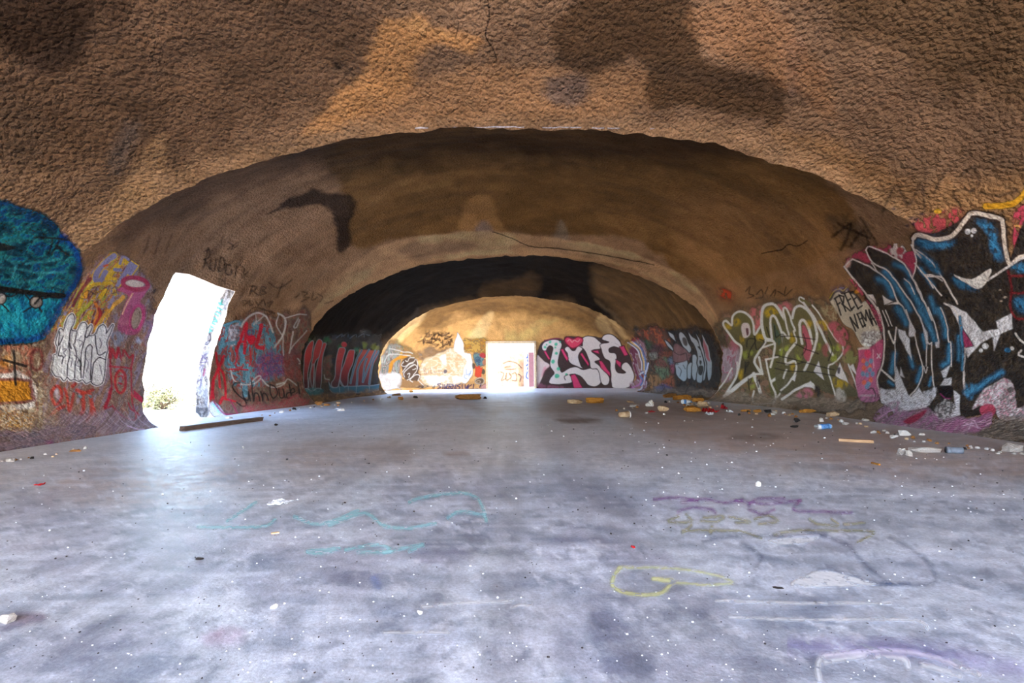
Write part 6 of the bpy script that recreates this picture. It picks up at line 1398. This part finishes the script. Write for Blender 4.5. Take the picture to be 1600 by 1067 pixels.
for i in range(22):
    x = rng.uniform(400, 610); y = np.interp(x, [400, 500, 610], [648, 634, 620]) + abs(rng.normal(0, 2)) + 1
    pebble(x, y, rng.uniform(2.5, 5), 'at the left wall foot, ' + ('near the beam' if x < 480 else 'below the red finger letters'), 'pebbles past the doorway')
pts = []
while len(pts) < 900:
    x, y = rng.uniform(-5, 1605), rng.uniform(650, 1066)
    P_ = 0.3 + 0.7 * (x / 1600) if y < 800 else 0.4
    if y < 690 and (x < 420 or x > 1330): continue
    if y < 735 and (x < 60 or x > 1560): continue
    if abs((x - 800) * CAMH / (y - 588)) > 5.6: continue
    if rng.uniform() < P_: pts.append((x, y, abs(rng.normal(0, 1.0)) * 0.8 + 1.1 + (y - 650) / 500.0))
pts.sort(key=lambda t: -t[2])
for (x, y, s_) in pts[:210]:
    k = rng.integers(0, 6)
    zone = ('left' if x < 530 else 'centre' if x < 1070 else 'right') + (' foreground' if y > 900 else ' middle ground' if y > 760 else ' background')
    big_ = s_ > 3.4
    lab = ('larger ' if big_ else 'small ') + ('white' if k < 5 else 'dark') + ' foam crumb on the floor, ' + zone
    strew('foam_crumb', CRM_[k], x, y, min(s_ * 1.1, 6), lab, 'crumb', ('white' if k < 5 else 'dark') + ' crumbs scattered on the floor')
base = [np.array([v.co[:] for v in m.vertices]) for m in CRM_]; bf_ = [np.array([p.vertices[:] for p in m.polygons]) for m in CRM_]
rest = pts[210:]; V = []; Fc = []; mi = []; off = 0
for (x, y, s_) in rest:
    k = rng.integers(0, 6) if rng.uniform() < .6 else 5; p = on_floor(np.array(x), np.array(y)); s = p[1] / F * min(s_, 4)
    a = rng.uniform(0, 6.28); rot = np.array([[math.cos(a), -math.sin(a), 0], [math.sin(a), math.cos(a), 0], [0, 0, 1]])
    V.append((base[k] * np.array([s, s, s * .6])) @ rot.T + np.array([p[0], p[1], -.001])); Fc.append(bf_[k] + off); off += len(base[k]); mi += [int(k == 5)] * len(bf_[k])
o = np_mesh('fine_crumbs', np.concatenate(V), np.concatenate(Fc), WCR, None, True); o.data.materials.append(DCR)
o.data.polygons.foreach_set('material_index', np.array(mi, np.int32))
tag(o, 'fine pale and dark crumbs strewn over the whole floor', 'crumbs', None, 'stuff')

# ---------------------------------------------------------------- outside
LEAF = plain_material('dry_leaves', (96, 100, 70), 0.8, 0.3, 30.0, c2=(128, 128, 96))
TWIG = plain_material('dry_twigs', (110, 92, 74), 0.9, 0.2, 30.0)
def shrub(label, x, y, rad, ht, seed, n=46, leaves=1500):
    r = np.random.default_rng(seed); o = empty('desert_shrub', (x, y, -0.05)); tag(o, label, 'shrub', 'shrubs outside')
    bm = bmesh.new(); tips = []
    for i in range(n):
        a = r.uniform(0, 6.28); e = r.uniform(0.15, 1.35); L_ = r.uniform(.6, 1.0)
        d = np.array([math.cos(a) * math.cos(e) * rad, math.sin(a) * math.cos(e) * rad, math.sin(e) * ht]) * L_
        prev = np.zeros(3); mid = d * .5 + r.normal(0, .06, 3) * rad
        for p0, p1, w0, w1 in ((np.zeros(3), mid, .02, .012), (mid, d, .012, .004)):
            ax = (p1 - p0); u_ = np.cross(ax, [0.3, .2, 1]); u_ /= np.linalg.norm(u_) + 1e-9; v_ = np.cross(ax, u_); v_ /= np.linalg.norm(v_) + 1e-9
            q0 = [bm.verts.new(p0 + w0 * (math.cos(t) * u_ + math.sin(t) * v_)) for t in (0, 2.1, 4.2)]
            q1 = [bm.verts.new(p1 + w1 * (math.cos(t) * u_ + math.sin(t) * v_)) for t in (0, 2.1, 4.2)]
            for k in range(3): bm.faces.new((q0[k], q0[(k + 1) % 3], q1[(k + 1) % 3], q1[k]))
        tips.append((mid, d))
    bm_obj('stems', bm, TWIG, o, False)
    V = []; Q = []
    for i in range(leaves):
        m_, t_ = tips[r.integers(0, n)]; c0 = m_ + (t_ - m_) * r.uniform(0, 1.05) + r.normal(0, .07, 3) * rad
        c0[2] = max(c0[2], .03); u_ = r.normal(0, 1, 3); u_ /= np.linalg.norm(u_); v_ = np.cross(u_, r.normal(0, 1, 3)); v_ /= np.linalg.norm(v_) + 1e-9
        l = .05 * r.uniform(.6, 1.4); w_ = l * .45; b = len(V)
        V += [c0 - u_ * l, c0 + v_ * w_, c0 + u_ * l, c0 - v_ * w_]; Q.append((b, b + 1, b + 2, b + 3))
    f = np_mesh('foliage', np.array(V), np.array(Q), LEAF, o, False); f['kind'] = 'stuff'
    return o
shrub('large dry shrub seen through the left doorway', -10.6, 15.4, 0.95, 0.95, 1)
shrub('low dry shrub at the left jamb of the doorway view', -12.4, 16.6, 0.8, 0.5, 2, 34, 900)
shrub('low pale shrub before the doorway jamb at right', -9.7, 16.4, 0.7, 0.45, 3, 34, 900)

ADOBE = plain_material('adobe_wall', (112, 84, 60), 0.95, 0.2, 3.0, 0.02, c2=(150, 118, 88))
n = 40; xs_ = np.linspace(-1.75, 1.25, n); 
top = 2.55 + 0.55 * np.clip((xs_ + 1.75) / 1.2, 0, 1) - 0.0 * xs_ + (fbm(np.stack([xs_ * 1.6, 0 * xs_, 0 * xs_], -1), 3, 4) - .5) * .5
bm = bmesh.new(); rows = []
for i in range(n): rows.append([bm.verts.new((xs_[i], 44.0, -.1)), bm.verts.new((xs_[i], 44.0, top[i])), bm.verts.new((xs_[i], 44.4, top[i] - .05)), bm.verts.new((xs_[i], 44.4, -.1))])
for a, b in zip(rows, rows[1:]):
    for k in range(3): bm.faces.new((a[k], a[k + 1], b[k + 1], b[k]))
bm.faces.new(rows[0]); bm.faces.new(rows[-1][::-1]); bmesh.ops.recalc_face_normals(bm, faces=bm.faces[:])
ruin = bm_obj('broken_wall', bm, ADOBE, None, False); tag(ruin, 'cream broken wall standing outside the end doorway', 'wall')
WALLS['ruin'] = (ruin, np.array([(-1.75, 43.99, -.1), (1.25, 43.99, -.1), (1.25, 43.99, 2.9), (-1.75, 43.99, 2.9)]), np.array([[0, 1, 2, 3]]))
c = Canvas(766, 548, 826, 606, 0.8)
c.T(750, 500, 5.926)
for p in ([(190, 480), (220, 500), (200, 560), (240, 540)], [(250, 490), (240, 560), (290, 530), (270, 490)], [(300, 500), (330, 490), (340, 560), (300, 560)], [(220, 400), (280, 380), (340, 400), (380, 440)], [(240, 460), (330, 450)], [(350, 500), (380, 520), (370, 570)]): c.L(p, 9, (60, 52, 60), .8, .6)
c.L([(230, 440), (280, 430)], 16, (120, 40, 50), .6, 1)
skin(c, ('ruin',), ruin, 'graffiti_tags', 'faint loops scrawled on the broken wall', M_tag, 0.5, 0.01)
DPOST = plain_material('dark_post', (52, 26, 34), 0.7, 0.2, 6.0)
PWHITE = plain_material('painted_post', (120, 122, 140), 0.8, 0.15, 5.0)
bm = bmesh.new(); box_bm(bm, 1.42, 1.9, 43.2, 43.6, -.1, 2.95); bmesh.ops.bevel(bm, geom=bm.edges[:], offset=.02, segments=1, affect='EDGES')
tag(bm_obj('dark_post', bm, DPOST, None, False), 'dark maroon post outside the end doorway', 'post')
bm = bmesh.new(); box_bm(bm, 1.02, 1.40, 43.3, 43.6, -.1, 3.0); bmesh.ops.bevel(bm, geom=bm.edges[:], offset=.02, segments=1, affect='EDGES')
pp = bm_obj('painted_post', bm, PWHITE, None, False); tag(pp, 'pale post with blue scrawl outside the end doorway', 'post')
WALLS['post'] = (pp, np.array([(1.02, 43.29, -.1), (1.40, 43.29, -.1), (1.40, 43.29, 3.0), (1.02, 43.29, 3.0)]), np.array([[0, 1, 2, 3]]))
c = Canvas(818, 546, 830, 604, 0.6); c.T(750, 500, 5.926)
for p in ([(430, 350), (460, 330), (440, 380), (470, 370)], [(430, 420), (465, 400), (440, 450), (470, 440)], [(440, 480), (430, 530), (465, 550)], [(450, 300), (440, 330)]): c.L(p, 13, (30, 44, 120), .95, .5)
skin(c, ('post',), pp, 'graffiti_tags', 'blue scrawl', M_tag, 0.8, 0.01)
